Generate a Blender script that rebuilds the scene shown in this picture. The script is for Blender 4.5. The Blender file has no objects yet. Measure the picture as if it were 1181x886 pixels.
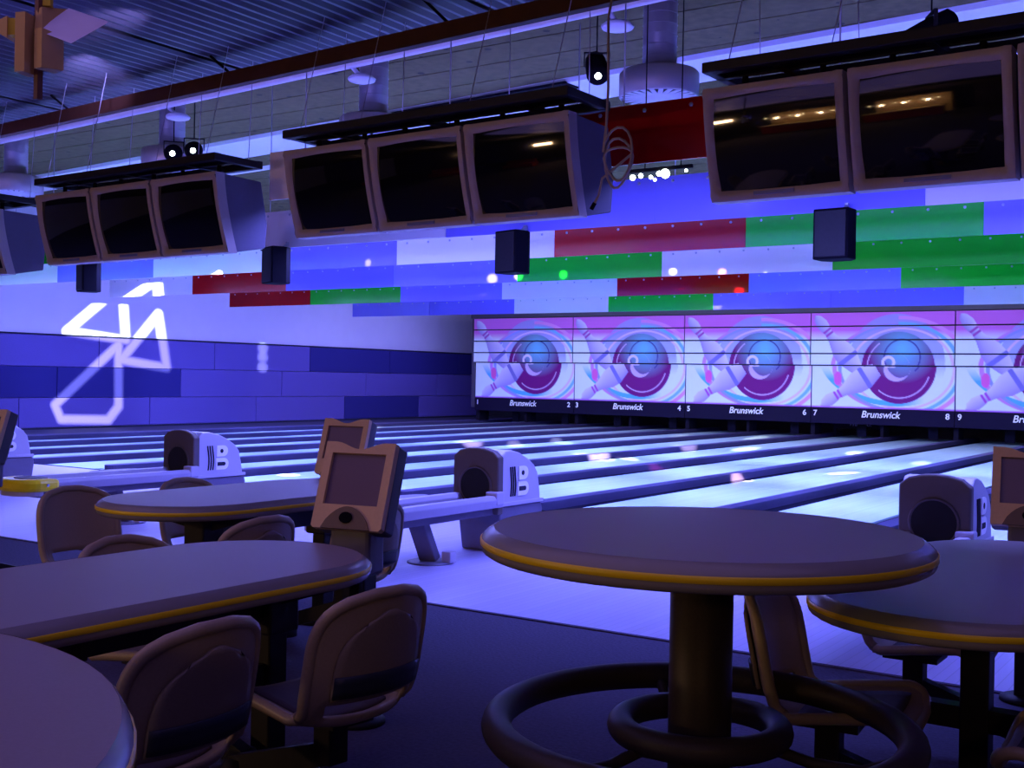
import bpy, math, random
import numpy as np
from mathutils import Vector, Matrix
random.seed(7)
C = bpy.context.scene.collection
SC = bpy.context.scene
PI = math.pi
R = math.radians

# ------------------------------------------------------------------ camera
cam_d = bpy.data.cameras.new('camera'); cam = bpy.data.objects.new('camera', cam_d); C.objects.link(cam)
yaw, pitch, roll = R(33.9), R(-0.30), R(1.01)
fw = Vector((-math.sin(yaw)*math.cos(pitch), math.cos(yaw)*math.cos(pitch), math.sin(pitch)))
r0 = Vector((math.cos(yaw), math.sin(yaw), 0)); u0 = r0.cross(fw)
rr = r0*math.cos(roll) + u0*math.sin(roll); uu = -r0*math.sin(roll) + u0*math.cos(roll)
cam.matrix_world = Matrix(((rr.x, uu.x, -fw.x, 0), (rr.y, uu.y, -fw.y, 0), (rr.z, uu.z, -fw.z, 1.35), (0, 0, 0, 1)))
cam_d.sensor_fit = 'HORIZONTAL'; cam_d.sensor_width = 36.0
cam_d.lens = 36.0*1338/1181
cam_d.clip_start = 0.05; cam_d.clip_end = 200
SC.camera = cam

# ------------------------------------------------------------------ world, lights, exposure
w = bpy.data.worlds.new('world'); SC.world = w; w.use_nodes = True
w.node_tree.nodes['Background'].inputs[0].default_value = (0.05, 0.04, 0.2, 1)
w.node_tree.nodes['Background'].inputs[1].default_value = 0.02
SC.view_settings.view_transform = 'Standard'; SC.view_settings.look = 'None'
SC.view_settings.exposure = 0.0; SC.view_settings.gamma = 1.0; SC.view_settings.use_curve_mapping = False

def area(name, loc, aim, sx, sy, power, col, spread=180):
    d = bpy.data.lights.new(name, 'AREA'); d.shape = 'RECTANGLE'; d.size = sx; d.size_y = sy
    d.energy = power; d.color = col; d.spread = R(spread)
    o = bpy.data.objects.new(name, d); C.objects.link(o); o.location = loc
    o.rotation_euler = (Vector(aim)-Vector(loc)).to_track_quat('-Z', 'Y').to_euler()
    return o
def aimed_area(name, loc, tilt, sx, sy, power, col, spread=180):
    """a long tube bank along X, looking down and tilted by tilt degrees towards +Y"""
    d = bpy.data.lights.new(name, 'AREA'); d.shape = 'RECTANGLE'; d.size = sx; d.size_y = sy
    d.energy = power; d.color = col; d.spread = R(spread)
    o = bpy.data.objects.new(name, d); C.objects.link(o); o.location = loc
    o.rotation_euler = (R(tilt), 0, 0)
    return o
def spot(name, loc, aim, power, cone, col, blend=0.5, size=0.02):
    d = bpy.data.lights.new(name, 'SPOT'); d.energy = power; d.color = col
    d.spot_size = R(cone); d.spot_blend = blend; d.shadow_soft_size = size
    o = bpy.data.objects.new(name, d); C.objects.link(o); o.location = loc
    o.rotation_euler = (Vector(aim)-Vector(loc)).to_track_quat('-Z', 'Y').to_euler()
    return o

ROW_Y = [22.95, 18.7, 15.4, 12.4, 10.15, 7.45]
ROW_Z = 2.88
UV = (0.20, 0.235, 1.0)
# blacklight tube banks hidden behind all but the farthest baffle row, shining down the lanes
aimed_area('blacklight_bank', (-3.7, 7.66, 2.945), 16, 7.4, 0.16, 560, (0.18, 0.20, 1.0), 172)
aimed_area('blacklight_bank', (-14.0, 10.36, 2.94), -30, 12.5, 0.16, 900, (0.21, 0.23, 1.0), 140)
for y, pw, tilt in ((10.15, 1350, 4), (12.4, 1300, 4), (15.4, 1550, 4), (18.7, 1800, 4)):
    aimed_area('blacklight_bank', (-10.5, y+0.16, 3.27), tilt, 20, 0.16, pw, (0.225, 0.275, 1.0), 164)
aimed_area('mask_fill_light', (-11, 23.2, 3.2), 35, 18, 0.2, 540, (0.55, 0.56, 1.0))  # added whitish light, stands in for the prints fluorescing under UV
# unseen fill added to brighten the left side wall
area('side_wall_fill', (-20.9, 20.5, 3.3), (-23.4, 20.5, 2.0), 0.2, 19, 420, (0.19, 0.19, 1.0)).rotation_euler = (0, R(40), 0)
# added light, no fixture, that makes the ceiling strip bright
area('ceiling_strip_fill', (-9, 10.4, 3.5), (-9, 12.4, 5.0), 22, 0.15, 150, (0.2, 0.2, 1.0))
# added fill on the nearest baffle row and the metal ceiling edge
area('front_row_fill', (-9, 6.95, 3.35), (-9, 8.2, 4.2), 20, 0.1, 34, (0.22, 0.2, 1.0), 70)
# invented violet fill for the table tops and concourse
area('concourse_fill', (-3.5, 1.0, 3.85), (-3.5, 1.0, 0), 9, 5, 72, (0.40, 0.27, 1.0))
# warm bar lamps behind the photographer
area('bar_lamp_glow', (-11.5, -5.6, 2.7), (-3.5, 2.0, 0.9), 1.2, 0.3, 105, (1.0, 0.58, 0.30))
area('bar_lamp_glow', (3.0, -5.0, 2.9), (-2.0, 3.0, 1.0), 1.2, 0.3, 22, (1.0, 0.58, 0.30))

# ------------------------------------------------------------------ materials
def mat(name, col, rough=0.5, metal=0.0, noise=0.0, nscale=20.0, bump=0.0, spec=0.5, emit=None, estr=0.0, stretch=None):
    m = bpy.data.materials.new(name); m.use_nodes = True
    nt = m.node_tree; b = nt.nodes['Principled BSDF']
    b.inputs['Base Color'].default_value = (*col, 1); b.inputs['Roughness'].default_value = rough
    b.inputs['Metallic'].default_value = metal; b.inputs['Specular IOR Level'].default_value = spec
    if emit:
        b.inputs['Emission Color'].default_value = (*emit, 1); b.inputs['Emission Strength'].default_value = estr
    if noise > 0 or bump > 0:
        tc = nt.nodes.new('ShaderNodeTexCoord'); mp = nt.nodes.new('ShaderNodeMapping')
        if stretch: mp.inputs['Scale'].default_value = stretch
        n = nt.nodes.new('ShaderNodeTexNoise'); n.inputs['Scale'].default_value = nscale; n.inputs['Detail'].default_value = 4
        nt.links.new(tc.outputs['Object'], mp.inputs[0]); nt.links.new(mp.outputs[0], n.inputs['Vector'])
        if noise > 0:
            mx = nt.nodes.new('ShaderNodeMix'); mx.data_type = 'RGBA'; mx.blend_type = 'MIX'
            lo = tuple(c*(1-noise) for c in col); hi = tuple(min(1, c*(1+noise)) for c in col)
            mx.inputs[6].default_value = (*lo, 1); mx.inputs[7].default_value = (*hi, 1)
            nt.links.new(n.outputs['Fac'], mx.inputs[0]); nt.links.new(mx.outputs[2], b.inputs['Base Color'])
        if bump > 0:
            bp = nt.nodes.new('ShaderNodeBump'); bp.inputs['Strength'].default_value = bump; bp.inputs['Distance'].default_value = 0.01
            nt.links.new(n.outputs['Fac'], bp.inputs['Height']); nt.links.new(bp.outputs[0], b.inputs['Normal'])
    return m

def board_mat(name, col, width, rough, noise, seam=0.75, along='Y'):
    """narrow wooden boards running along Y"""
    m = mat(name, col, rough)
    nt = m.node_tree; b = nt.nodes['Principled BSDF']
    tc = nt.nodes.new('ShaderNodeTexCoord'); sp = nt.nodes.new('ShaderNodeSeparateXYZ')
    nt.links.new(tc.outputs['Object'], sp.inputs[0])
    dv = nt.nodes.new('ShaderNodeMath'); dv.operation = 'DIVIDE'; dv.inputs[1].default_value = width
    nt.links.new(sp.outputs['X'], dv.inputs[0])
    fl = nt.nodes.new('ShaderNodeMath'); fl.operation = 'FLOOR'; nt.links.new(dv.outputs[0], fl.inputs[0])
    fr = nt.nodes.new('ShaderNodeMath'); fr.operation = 'FRACT'; nt.links.new(dv.outputs[0], fr.inputs[0])
    wn = nt.nodes.new('ShaderNodeTexWhiteNoise'); wn.noise_dimensions = '1D'; nt.links.new(fl.outputs[0], wn.inputs['W'])
    gt = nt.nodes.new('ShaderNodeMath'); gt.operation = 'LESS_THAN'; gt.inputs[1].default_value = 0.1; nt.links.new(fr.outputs[0], gt.inputs[0])
    mx = nt.nodes.new('ShaderNodeMix'); mx.data_type = 'RGBA'
    mx.inputs[6].default_value = (*[c*(1-noise) for c in col], 1); mx.inputs[7].default_value = (*[min(1, c*(1+noise)) for c in col], 1)
    nt.links.new(wn.outputs['Value'], mx.inputs[0])
    m2 = nt.nodes.new('ShaderNodeMix'); m2.data_type = 'RGBA'; m2.blend_type = 'MULTIPLY'
    nt.links.new(gt.outputs[0], m2.inputs[0]); nt.links.new(mx.outputs[2], m2.inputs[6]); m2.inputs[7].default_value = (seam, seam, seam, 1)
    nt.links.new(m2.outputs[2], b.inputs['Base Color'])
    return m

M = {}
M['carpet'] = mat('carpet', (0.085, 0.075, 0.125), 0.95, noise=0.4, nscale=60, bump=0.4, spec=0.1)
M['approach'] = board_mat('approach_boards', (0.50, 0.46, 0.68), 0.027*2, 0.35, 0.05, 0.80)
M['lane'] = board_mat('lane_boards', (0.68, 0.94, 0.97), 0.0266, 0.16, 0.04, 0.90)
M['gutter'] = mat('gutter_plastic', (0.016, 0.014, 0.035), 0.7, noise=0.2, nscale=6, spec=0.08)
M['cap'] = mat('lane_capping', (0.060, 0.050, 0.125), 0.5, noise=0.15, nscale=8, spec=0.2)
M['walk'] = mat('walkway_paint', (0.035, 0.03, 0.05), 0.6, noise=0.3, nscale=5)
M['wallpaint'] = mat('white_wall_paint', (0.62, 0.58, 0.64), 0.8, noise=0.04, nscale=3)
M['acoustic'] = mat('blue_fabric_panel', (0.115, 0.085, 0.30), 0.9, noise=0.12, nscale=40, bump=0.2, spec=0.1)
M['acoustic_dark'] = mat('navy_fabric_panel', (0.030, 0.026, 0.15), 0.9, noise=0.12, nscale=40, bump=0.2, spec=0.1)
M['seam'] = mat('dark_seam', (0.01, 0.01, 0.03), 0.9, noise=0.1)
M['bw'] = mat('white_laminate', (0.93, 0.88, 0.92), 0.2, noise=0.02, nscale=2, spec=0.15)
M['bb'] = mat('blue_laminate', (0.27, 0.24, 0.95), 0.2, noise=0.03, nscale=2, spec=0.15)
M['bb2'] = mat('deeper_blue_laminate', (0.18, 0.155, 0.85), 0.2, noise=0.03, nscale=2, spec=0.15)
M['bg'] = mat('green_laminate', (0.008, 0.50, 0.02), 0.16, noise=0.05, nscale=2, spec=0.13)
M['br'] = mat('red_laminate', (0.36, 0.002, 0.004), 0.16, noise=0.05, nscale=2, spec=0.13)
M['bolt'] = mat('bolt_steel', (0.5, 0.5, 0.6), 0.35, 0.6, noise=0.1)
M['ceil'] = mat('speckled_ceiling_board', (0.105, 0.084, 0.040), 0.95, noise=0.5, nscale=9, bump=0.1, spec=0.1)
def pocks(m_):
    nt = m_.node_tree; b = nt.nodes['Principled BSDF']; src = b.inputs['Base Color'].links[0].from_socket
    tc = nt.nodes.new('ShaderNodeTexCoord'); vo = nt.nodes.new('ShaderNodeTexVoronoi'); vo.inputs['Scale'].default_value = 2.6
    nt.links.new(tc.outputs['Object'], vo.inputs['Vector'])
    lt = nt.nodes.new('ShaderNodeMath'); lt.operation = 'LESS_THAN'; lt.inputs[1].default_value = 0.11; nt.links.new(vo.outputs['Distance'], lt.inputs[0])
    mx = nt.nodes.new('ShaderNodeMix'); mx.data_type = 'RGBA'; nt.links.new(lt.outputs[0], mx.inputs[0])
    nt.links.new(src, mx.inputs[6]); mx.inputs[7].default_value = (0.03, 0.025, 0.02, 1); nt.links.new(mx.outputs[2], b.inputs['Base Color'])
pocks(M['ceil'])
M['ceilw'] = mat('white_ceiling_strip', (0.8, 0.78, 0.85), 0.6, noise=0.04)
M['metalceil'] = mat('corrugated_metal', (0.075, 0.065, 0.085), 0.42, 0.4, noise=0.15, nscale=6)
M['duct'] = mat('spiral_duct_steel', (0.52, 0.46, 0.50), 0.38, 0.35, noise=0.1, nscale=10)
M['black'] = mat('black_paint', (0.006, 0.005, 0.010), 0.8, noise=0.2, spec=0.04)
M['blackmetal'] = mat('black_powder_coat', (0.018, 0.016, 0.020), 0.55, 0.0, noise=0.25, nscale=30, spec=0.25)
M['beam'] = mat('rust_brown_beam', (0.075, 0.026, 0.018), 0.7, noise=0.3, nscale=8, spec=0.2)
M['pipe'] = mat('white_pipe', (0.75, 0.72, 0.8), 0.35, noise=0.05)
M['wire'] = mat('steel_wire', (0.35, 0.32, 0.40), 0.4, 0.2, noise=0.1)
M['cable'] = mat('beige_cable', (0.36, 0.26, 0.20), 0.6, noise=0.1)
M['bezel'] = mat('grey_monitor_bezel', (0.40, 0.32, 0.31), 0.5, noise=0.06, nscale=30, spec=0.3)
M['cabinet'] = mat('grey_monitor_cabinet', (0.11, 0.095, 0.14), 0.6, noise=0.06, nscale=30, spec=0.2)
M['crt'] = mat('black_screen_glass', (0.003, 0.003, 0.004), 0.05, noise=0.1, spec=1.0)
M['tagblue'] = mat('monitor_label_strip', (0.12, 0.13, 0.32), 0.4, noise=0.1)
M['laminate'] = mat('table_laminate', (0.33, 0.26, 0.27), 0.45, noise=0.10, nscale=220)
M['tableedge'] = mat('table_edge_vinyl', (0.28, 0.25, 0.26), 0.24, noise=0.05)
M['yellow'] = mat('yellow_stripe', (0.95, 0.64, 0.008), 0.35, noise=0.05)
M['bronze'] = mat('dark_bronze_paint', (0.050, 0.036, 0.030), 0.5, 0.0, noise=0.3, nscale=160, spec=0.35)
M['shell'] = mat('tan_seat_plastic', (0.40, 0.30, 0.21), 0.42, noise=0.12, nscale=150)
M['shellback'] = mat('taupe_seat_panel', (0.27, 0.205, 0.16), 0.55, noise=0.15, nscale=150)
M['band'] = mat('navy_seat_band', (0.02, 0.024, 0.045), 0.5, noise=0.2)
M['pad'] = mat('seat_upholstery', (0.10, 0.075, 0.095), 0.8, noise=0.2, nscale=90)
M['conbez'] = mat('tan_console_plastic', (0.74, 0.50, 0.30), 0.5, noise=0.07, nscale=80, spec=0.3)
M['conbutton'] = mat('brown_console_panel', (0.17, 0.11, 0.08), 0.5, noise=0.08)
M['conbody'] = mat('charcoal_console_body', (0.07, 0.06, 0.08), 0.5, noise=0.1)
M['conscreen'] = mat('console_screen', (0.17, 0.11, 0.16), 0.28, noise=0.12, nscale=300)
M['hood'] = mat('light_grey_hood', (0.46, 0.43, 0.54), 0.4, noise=0.04)
M['hoodface'] = mat('taupe_hood_face', (0.10, 0.075, 0.075), 0.55, noise=0.08)
M['hoodbase'] = mat('grey_hood_base', (0.14, 0.125, 0.19), 0.5, noise=0.08)
M['hole'] = mat('ball_hole_rubber', (0.006, 0.006, 0.008), 0.8, noise=0.2)
M['rail'] = mat('lavender_grey_rail', (0.38, 0.35, 0.46), 0.35, noise=0.05)
M['nose'] = mat('yellow_nose_plastic', (1.0, 0.80, 0.01), 0.3, noise=0.03)
M['orange'] = mat('orange_box_card', (0.56, 0.34, 0.13), 0.7, noise=0.08)
M['paper'] = mat('pale_box_lid', (0.80, 0.70, 0.90), 0.75, noise=0.04)
M['olive'] = mat('yellow_box_card', (0.60, 0.42, 0.02), 0.7, noise=0.08)
M['brownpole'] = mat('brown_pole', (0.14, 0.05, 0.03), 0.6, noise=0.15)
M['glow'] = mat('lamp_glass', (1, 1, 1), 0.3, noise=0.01, emit=(0.85, 1.0, 0.8), estr=14)
M['warmglow'] = mat('warm_bulb_glass', (1, 1, 1), 0.3, noise=0.01, emit=(1.0, 0.72, 0.35), estr=30)
M['masktext'] = mat('white_lettering', (0.9, 0.9, 0.9), 0.5, noise=0.01)
M['maskbase'] = mat('mask_base_board', (0.010, 0.007, 0.026), 0.6, noise=0.1, spec=0.05)
M['maskframe'] = mat('mask_frame', (0.05, 0.04, 0.075), 0.5, noise=0.1)
M['pit'] = mat('pit_black', (0.008, 0.007, 0.012), 0.7, noise=0.2)
M['post'] = mat('pit_post', (0.010, 0.008, 0.018), 0.8, noise=0.2, spec=0.05)
M['barred'] = mat('red_bar_front', (0.62, 0.035, 0.02), 0.5, noise=0.1)
M['bartan'] = mat('tan_bar_wall', (0.62, 0.38, 0.18), 0.7, noise=0.1)
M['barfloor'] = mat('dim_wall_paint', (0.10, 0.07, 0.10), 0.8, noise=0.1)
def art_mat():
    m = mat('mask_print', (0.5, 0.5, 0.5), 0.5, spec=0.15)
    nt = m.node_tree; a = nt.nodes.new('ShaderNodeVertexColor'); a.layer_name = 'art'
    nt.links.new(a.outputs['Color'], nt.nodes['Principled BSDF'].inputs['Base Color']); return m
M['art'] = art_mat()

# ------------------------------------------------------------------ mesh helpers
class MB:
    def __init__(s): s.v = []; s.f = []; s.sm = []
    def add(s, vs, fs, smooth=False):
        n = len(s.v); s.v += [tuple(v) for v in vs]; s.f += [tuple(i+n for i in f) for f in fs]; s.sm += [smooth]*len(fs); return s
    def box(s, c, d, rot=None):
        hx, hy, hz = d[0]/2, d[1]/2, d[2]/2
        vs = [Vector((x*hx, y*hy, z*hz)) for x in (-1, 1) for y in (-1, 1) for z in (-1, 1)]
        if rot is not None: vs = [rot @ v for v in vs]
        vs = [v + Vector(c) for v in vs]
        return s.add(vs, [(0, 1, 3, 2), (4, 6, 7, 5), (0, 4, 5, 1), (2, 3, 7, 6), (0, 2, 6, 4), (1, 5, 7, 3)])
    def bar(s, a, b, w, h, up=(0, 0, 1)):
        a, b = Vector(a), Vector(b); d = (b-a); L = d.length; d.normalize()
        up = Vector(up)
        if abs(d.dot(up)) > 0.98: up = Vector((0, 1, 0))
        x = d.cross(up).normalized(); z = x.cross(d)
        rot = Matrix((x, d, z)).transposed()
        return s.box((a+b)/2, (w, L, h), rot)
    def tube(s, pts, r, n=10, closed=False, cap=True):
        pts = [Vector(p) for p in pts]; N = len(pts); rs = r if isinstance(r, (list, tuple)) else [r]*N
        rings = []; prev = None
        for i, p in enumerate(pts):
            if closed: t = pts[(i+1) % N]-pts[i-1]
            else: t = pts[min(i+1, N-1)]-pts[max(i-1, 0)]
            t.normalize()
            if prev is None:
                a = Vector((0, 0, 1)) if abs(t.z) < 0.9 else Vector((1, 0, 0)); x = t.cross(a).normalized()
            else:
                x = (prev - t*prev.dot(t)).normalized()
            prev = x; y = t.cross(x)
            rings.append([p + (x*math.cos(2*PI*k/n) + y*math.sin(2*PI*k/n))*rs[i] for k in range(n)])
        vs = [v for rg in rings for v in rg]; fs = []
        for i in range(N if closed else N-1):
            j = (i+1) % N
            for k in range(n): fs.append((i*n+k, i*n+(k+1) % n, j*n+(k+1) % n, j*n+k))
        s.add(vs, fs, True)
        if not closed and cap:
            s.add(rings[0], [tuple(range(n))[::-1]]); s.add(rings[-1], [tuple(range(n))])
        return s
    def lathe(s, prof, c=(0, 0, 0), n=32, smooth=True, cap=True):
        vs = []; fs = []
        for r_, z in prof:
            for k in range(n): vs.append((c[0]+r_*math.cos(2*PI*k/n), c[1]+r_*math.sin(2*PI*k/n), c[2]+z))
        for i in range(len(prof)-1):
            for k in range(n): fs.append((i*n+k, i*n+(k+1) % n, (i+1)*n+(k+1) % n, (i+1)*n+k))
        if cap:
            fs.append(tuple(range(n))[::-1]); fs.append(tuple((len(prof)-1)*n+k for k in range(n)))
        return s.add(vs, fs, smooth)
    def prism(s, poly, axis, a, b, smooth=False):
        """poly: list of 2D points; axis 'x','y','z' extruded from a to b"""
        def pt(p, h):
            return {'x': (h, p[0], p[1]), 'y': (p[0], h, p[1]), 'z': (p[0], p[1], h)}[axis]
        n = len(poly); vs = [pt(p, a) for p in poly] + [pt(p, b) for p in poly]
        fs = [tuple(range(n))[::-1], tuple(range(n, 2*n))] + [(i, (i+1) % n, n+(i+1) % n, n+i) for i in range(n)]
        return s.add(vs, fs, smooth)
    def torus(s, c, Rr, r, n=64, k=14):
        return s.tube([(c[0]+Rr*math.cos(2*PI*i/n), c[1]+Rr*math.sin(2*PI*i/n), c[2]) for i in range(n)], r, k, closed=True)
    def data(s, name, m):
        me = bpy.data.meshes.new(name); me.from_pydata(s.v, [], s.f)
        me.polygons.foreach_set('use_smooth', s.sm)
        me.materials.append(m); me.update()
        import bmesh
        bm = bmesh.new(); bm.from_mesh(me); bmesh.ops.recalc_face_normals(bm, faces=bm.faces); bm.to_mesh(me); bm.free()
        return me
    def build(s, name, m, parent=None, loc=None, rot=None, bevel=0.0):
        o = bpy.data.objects.new(name, s.data(name, m)); C.objects.link(o)
        if parent: o.parent = parent
        if loc: o.location = loc
        if rot: o.rotation_euler = rot
        if bevel:
            b = o.modifiers.new('bevel', 'BEVEL'); b.width = bevel; b.segments = 2; b.limit_method = 'ANGLE'; b.angle_limit = R(40)
        return o
def tag(o, label=None, cat=None, group=None, kind=None):
    if label: o['label'] = label
    if cat: o['category'] = cat
    if group: o['group'] = group
    if kind: o['kind'] = kind
    return o
def thing(name, label, cat, loc=(0, 0, 0), rz=0, group=None):
    o = bpy.data.objects.new(name, None); C.objects.link(o); o.empty_display_size = 0.1
    o.location = loc; o.rotation_euler = (0, 0, rz); return tag(o, label, cat, group)
def copy_tree(o, parent=None):
    c = o.copy(); C.objects.link(c)
    if parent: c.parent = parent
    for ch in o.children: copy_tree(ch, c)
    return c
def struct(name, mb, m, label=None, bevel=0):
    return tag(mb.build(name, m, bevel=bevel), label, kind='structure')

# ------------------------------------------------------------------ setting
XL, XR, YB, YF, ZC = -23.4, 7.0, -9.5, 33.0, 5.0
LANE0 = -20.2; PITCH = 3.43; FOUL = 10.0; MASK = 28.1
struct('floor', MB().box(((XL+XR)/2, (YB+5.44)/2, -0.10), (XR-XL, 5.44-YB, 0.2)), M['carpet'], 'dark blue carpet of the seating area')
ap = struct('floor.001', MB().box(((LANE0+XR)/2-0.2, (5.44+FOUL)/2, -0.10), (XR-LANE0+0.4, FOUL-5.44, 0.2)), M['approach'], 'pale board approach in front of the lanes')
struct('floor.002', MB().box(((XL+LANE0-0.4)/2, (5.44+YF)/2, -0.10), (LANE0-0.4-XL, YF-5.44, 0.2)), M['walk'], 'dark walkway between the first lane and the left wall')
struct('floor.003', MB().box(((LANE0+XR)/2-0.2, (FOUL+YF)/2, -0.32), (XR-LANE0+0.4, YF-FOUL, 0.2)), M['pit'], 'dark floor under the lanes')
struct('trim_1', MB().box((-8, 5.44, 0.002), (30, 0.03, 0.010)), M['carpet'], 'dark edging strip between carpet and approach')
wl = struct('wall_left', MB().box((XL-0.22, (YB+YF)/2, ZC/2), (0.2, YF-YB, ZC)), M['wallpaint'], 'lavender lit plain side wall above the panels')
struct('wall_back', MB().box(((XL+XR)/2, YF+0.1, ZC/2), (XR-XL, 0.2, ZC)), M['pit'])
struct('wall_right', MB().box((XR+0.1, (YB+YF)/2, ZC/2), (0.2, YF-YB, ZC)), M['barfloor'])
struct('wall_front', MB().box(((XL+XR)/2, YB-0.1, ZC/2), (XR-XL, 0.2, ZC)), M['barfloor'])
# acoustic panels on the left wall (pieces of the wall)
rows = [(1.43, 2.13, 17.31, lambda y: y > 24), (0.72, 1.42, 16.2, lambda y: y < 19), (0.04, 0.71, 15.25, lambda y: 25 < y < 29)]
for z0, z1, y0, dark in rows:
    k0 = int((y0-6)/3.55)+1
    for k in range(-k0, 6):
        a = y0 + 3.55*k; b = min(a+3.55, YF-0.02)
        if b < 6 or a > YF-0.3: continue
        p = MB().box((XL-0.06, (a+b)/2, (z0+z1)/2), (0.12, b-a-0.022, z1-z0)).build('wall_panel', M['acoustic_dark'] if dark(a+0.1) else M['acoustic'], wl, bevel=0.008)
        if dark(a+0.1): p['label'] = 'darker navy panel'
struct('trim_2', MB().box((XL-0.05, 19.5, 2.155), (0.14, 27, 0.03)), M['seam'], 'dark strip painted as the shadow line above the blue wall panels')  # dark colour stands in for the shadow line along the panel tops
struct('baseboard_left', MB().box((XL+0.012, 19.5, 0.018), (0.05, 27, 0.036)), M['seam'])

# ceiling over the lanes
ce = struct('ceiling', MB().box(((XL+XR)/2, (7.6+YF)/2, ZC+0.1), (XR-XL+0.6, YF-7.6, 0.2)), M['ceil'], 'speckled grey ceiling above the lanes')
for k in range(40):
    y = 7.9 + 0.62*k
    if y > YF-0.4: break
    MB().box(((XL+XR)/2, y+0.305, ZC-0.009), (XR-XL-0.02, 0.596, 0.018)).build('ceiling_board', M['ceil'], ce)
# bright strip, slightly skew to the lanes as in the building
def skew_bar(xa, ya, xb, yb, z, wd, h, mb=None):
    mb = mb or MB(); return mb.bar((xa, ya, z), (xb, yb, z), wd, h)
st = skew_bar(-22.5, 13.72, 5, 11.35, ZC-0.05, 0.92, 0.06)
struct('trim_3', st, M['ceilw'], 'white ceiling strip glowing violet under the lamps')
struct('trim_4', MB().tube([(-22.5, 13.85, 4.62), (5, 11.55, 4.62)], 0.035), M['pipe'], 'thin pipe below the white ceiling strip')
struct('trim_5', skew_bar(-10.4, 12.32, -7.3, 12.06, ZC-0.082, 0.30, 0.03), M['black'], 'dark slot in the white ceiling strip')
# corrugated metal ceiling over the concourse
prof = []
nx = 150
mc_parent = tag(MB().box(((XL+XR)/2, -1.0, 4.42), (XR-XL, 16.8, 0.05)).build('ceiling.001', M['black']), 'dark underside carrying the corrugated ceiling sheets', kind='structure')
def edge_y(x): return 7.60 - 0.075*(x+4.85)
for s_ in range(10):
    xa = XL + 0.2 + s_*3.0
    mb = MB(); n = 90
    vs = []; fs = []
    for i in range(n+1):
        x = xa + 3.0*i/n
        z = 4.20 + 0.022*(1 if (i//1) % 4 < 2 else -1)
        vs += [(x, YB, z), (x, edge_y(x), z)]
    for i in range(n): fs.append((2*i, 2*i+2, 2*i+3, 2*i+1))
    mb.add(vs, fs)
    mb.build('ceiling_sheet', M['metalceil'], mc_parent)
struct('trim_6', MB().bar((XL+0.2, edge_y(XL+0.2)+0.05, 4.30), (XR-0.5, edge_y(XR-0.5)+0.05, 4.30), 0.06, 0.24), M['pipe'], 'white fascia along the edge of the metal ceiling')
struct('trim_7', MB().tube([(XL+0.2, edge_y(XL+0.2)+0.14, 4.17), (XR-0.5, edge_y(XR-0.5)+0.14, 4.17)], 0.035), M['pipe'], 'white pipe along the edge of the metal ceiling')
bm_ = thing('ceiling_beam', 'long rust brown beam hung below the metal ceiling edge', 'beam', (-9, 7.62, 4.2))
MB().bar((-13.5, 0.62, -0.20), (8.0, -0.82, -0.20), 0.08, 0.13).build('rail', M['beam'], bm_)
for i in range(8):
    x = -12+2.6*i; MB().tube([(x, 0.62-0.067*(x+13.5), -0.15), (x-0.12, 0.42-0.067*(x+13.5), 0.02)], 0.012, 6).build('hanger', M['black'], bm_)
for i, (x, lb) in enumerate(((-9.9, 'small white disc detector on the ceiling edge by the second duct'), (-7.13, 'small white disc detector on the ceiling edge by the third duct'), (-4.35, 'small white disc detector on the ceiling edge at the top centre'))):
    t = thing('disc_detector', lb, 'detector', (x, edge_y(x)+0.28, 4.05), group='disc detectors on the ceiling edge')
    MB().lathe([(0.02, 0.055), (0.10, 0.045), (0.13, 0.02), (0.12, 0.0), (0.05, -0.02)], n=20).build('disc', M['pipe'], t)
    MB().tube([(0, 0, 0.03), (0, -0.14, 0.10)], 0.02, 8).build('bracket', M['pipe'], t)

# ------------------------------------------------------------------ lanes
ORD = ('first', 'second', 'third', 'fourth', 'fifth', 'sixth', 'seventh', 'eighth', 'ninth')
def lane_slot(i): return LANE0 + 1.715*i
for i in range(12):
    x0 = lane_slot(i) + 0.0; cx = x0 + 0.8575
    t = thing('bowling_lane', ('%s bowling lane counted from the left wall, pale glowing boards' % ORD[i]) if i < 9 else ['bowling lane right of the one under masking number 9', 'bowling lane passing left of the nearest ball return hood', 'bowling lane at the right edge behind the nearest ball return hood'][i-9], 'lane', (cx, FOUL, 0), group='bowling lanes')
    L = 30.3-FOUL; nseg = 5
    for s_ in range(nseg):
        a = L*s_/nseg; b = L*(s_+1)/nseg
        MB().box((0, (a+b)/2, -0.035), (1.066, b-a-0.006, 0.07)).build('lane_panel', M['lane'], t)
    for sx in (-1, 1):
        g = MB(); n = 8; vs = []; fs = []
        for k in range(n+1):
            ang = PI*k/n
            gx = sx*(0.533+0.1175) + 0.1175*math.cos(ang); gz = -0.02-0.085*math.sin(ang)
            vs += [(gx, 0.02, gz), (gx, L, gz)]
        for k in range(n): fs.append((2*k, 2*k+1, 2*k+3, 2*k+2))
        g.add(vs, fs, True); g.build('gutter', M['gutter'], t)
    # capping between this lane and the next one, rounded nose at the foul line
    hw = 0.0895
    c = MB(); poly = [(hw*math.cos(PI+PI*k/8)+0.8575, 0.10+0.10*math.sin(PI+PI*k/8)) for k in range(9)] + [(0.8575+hw, L), (0.8575-hw, L)]
    c.prism(poly, 'z', -0.11, 0.072)
    c.build('capping', M['cap'], t, bevel=0.008)
hw = 0.2
tag(MB().box((LANE0-0.2, (FOUL+YF)/2, -0.06), (0.4, YF-FOUL-0.6, 0.26)).build('lane_kerb', M['cap'], bevel=0.01), 'raised capping kerb left of the first lane', 'kerb')
struct('trim_8', MB().box(((LANE0+XR)/2-2, FOUL-0.02, 0.002), (24, 0.05, 0.006)), M['black'], 'dark foul line at the end of the approach')

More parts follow.
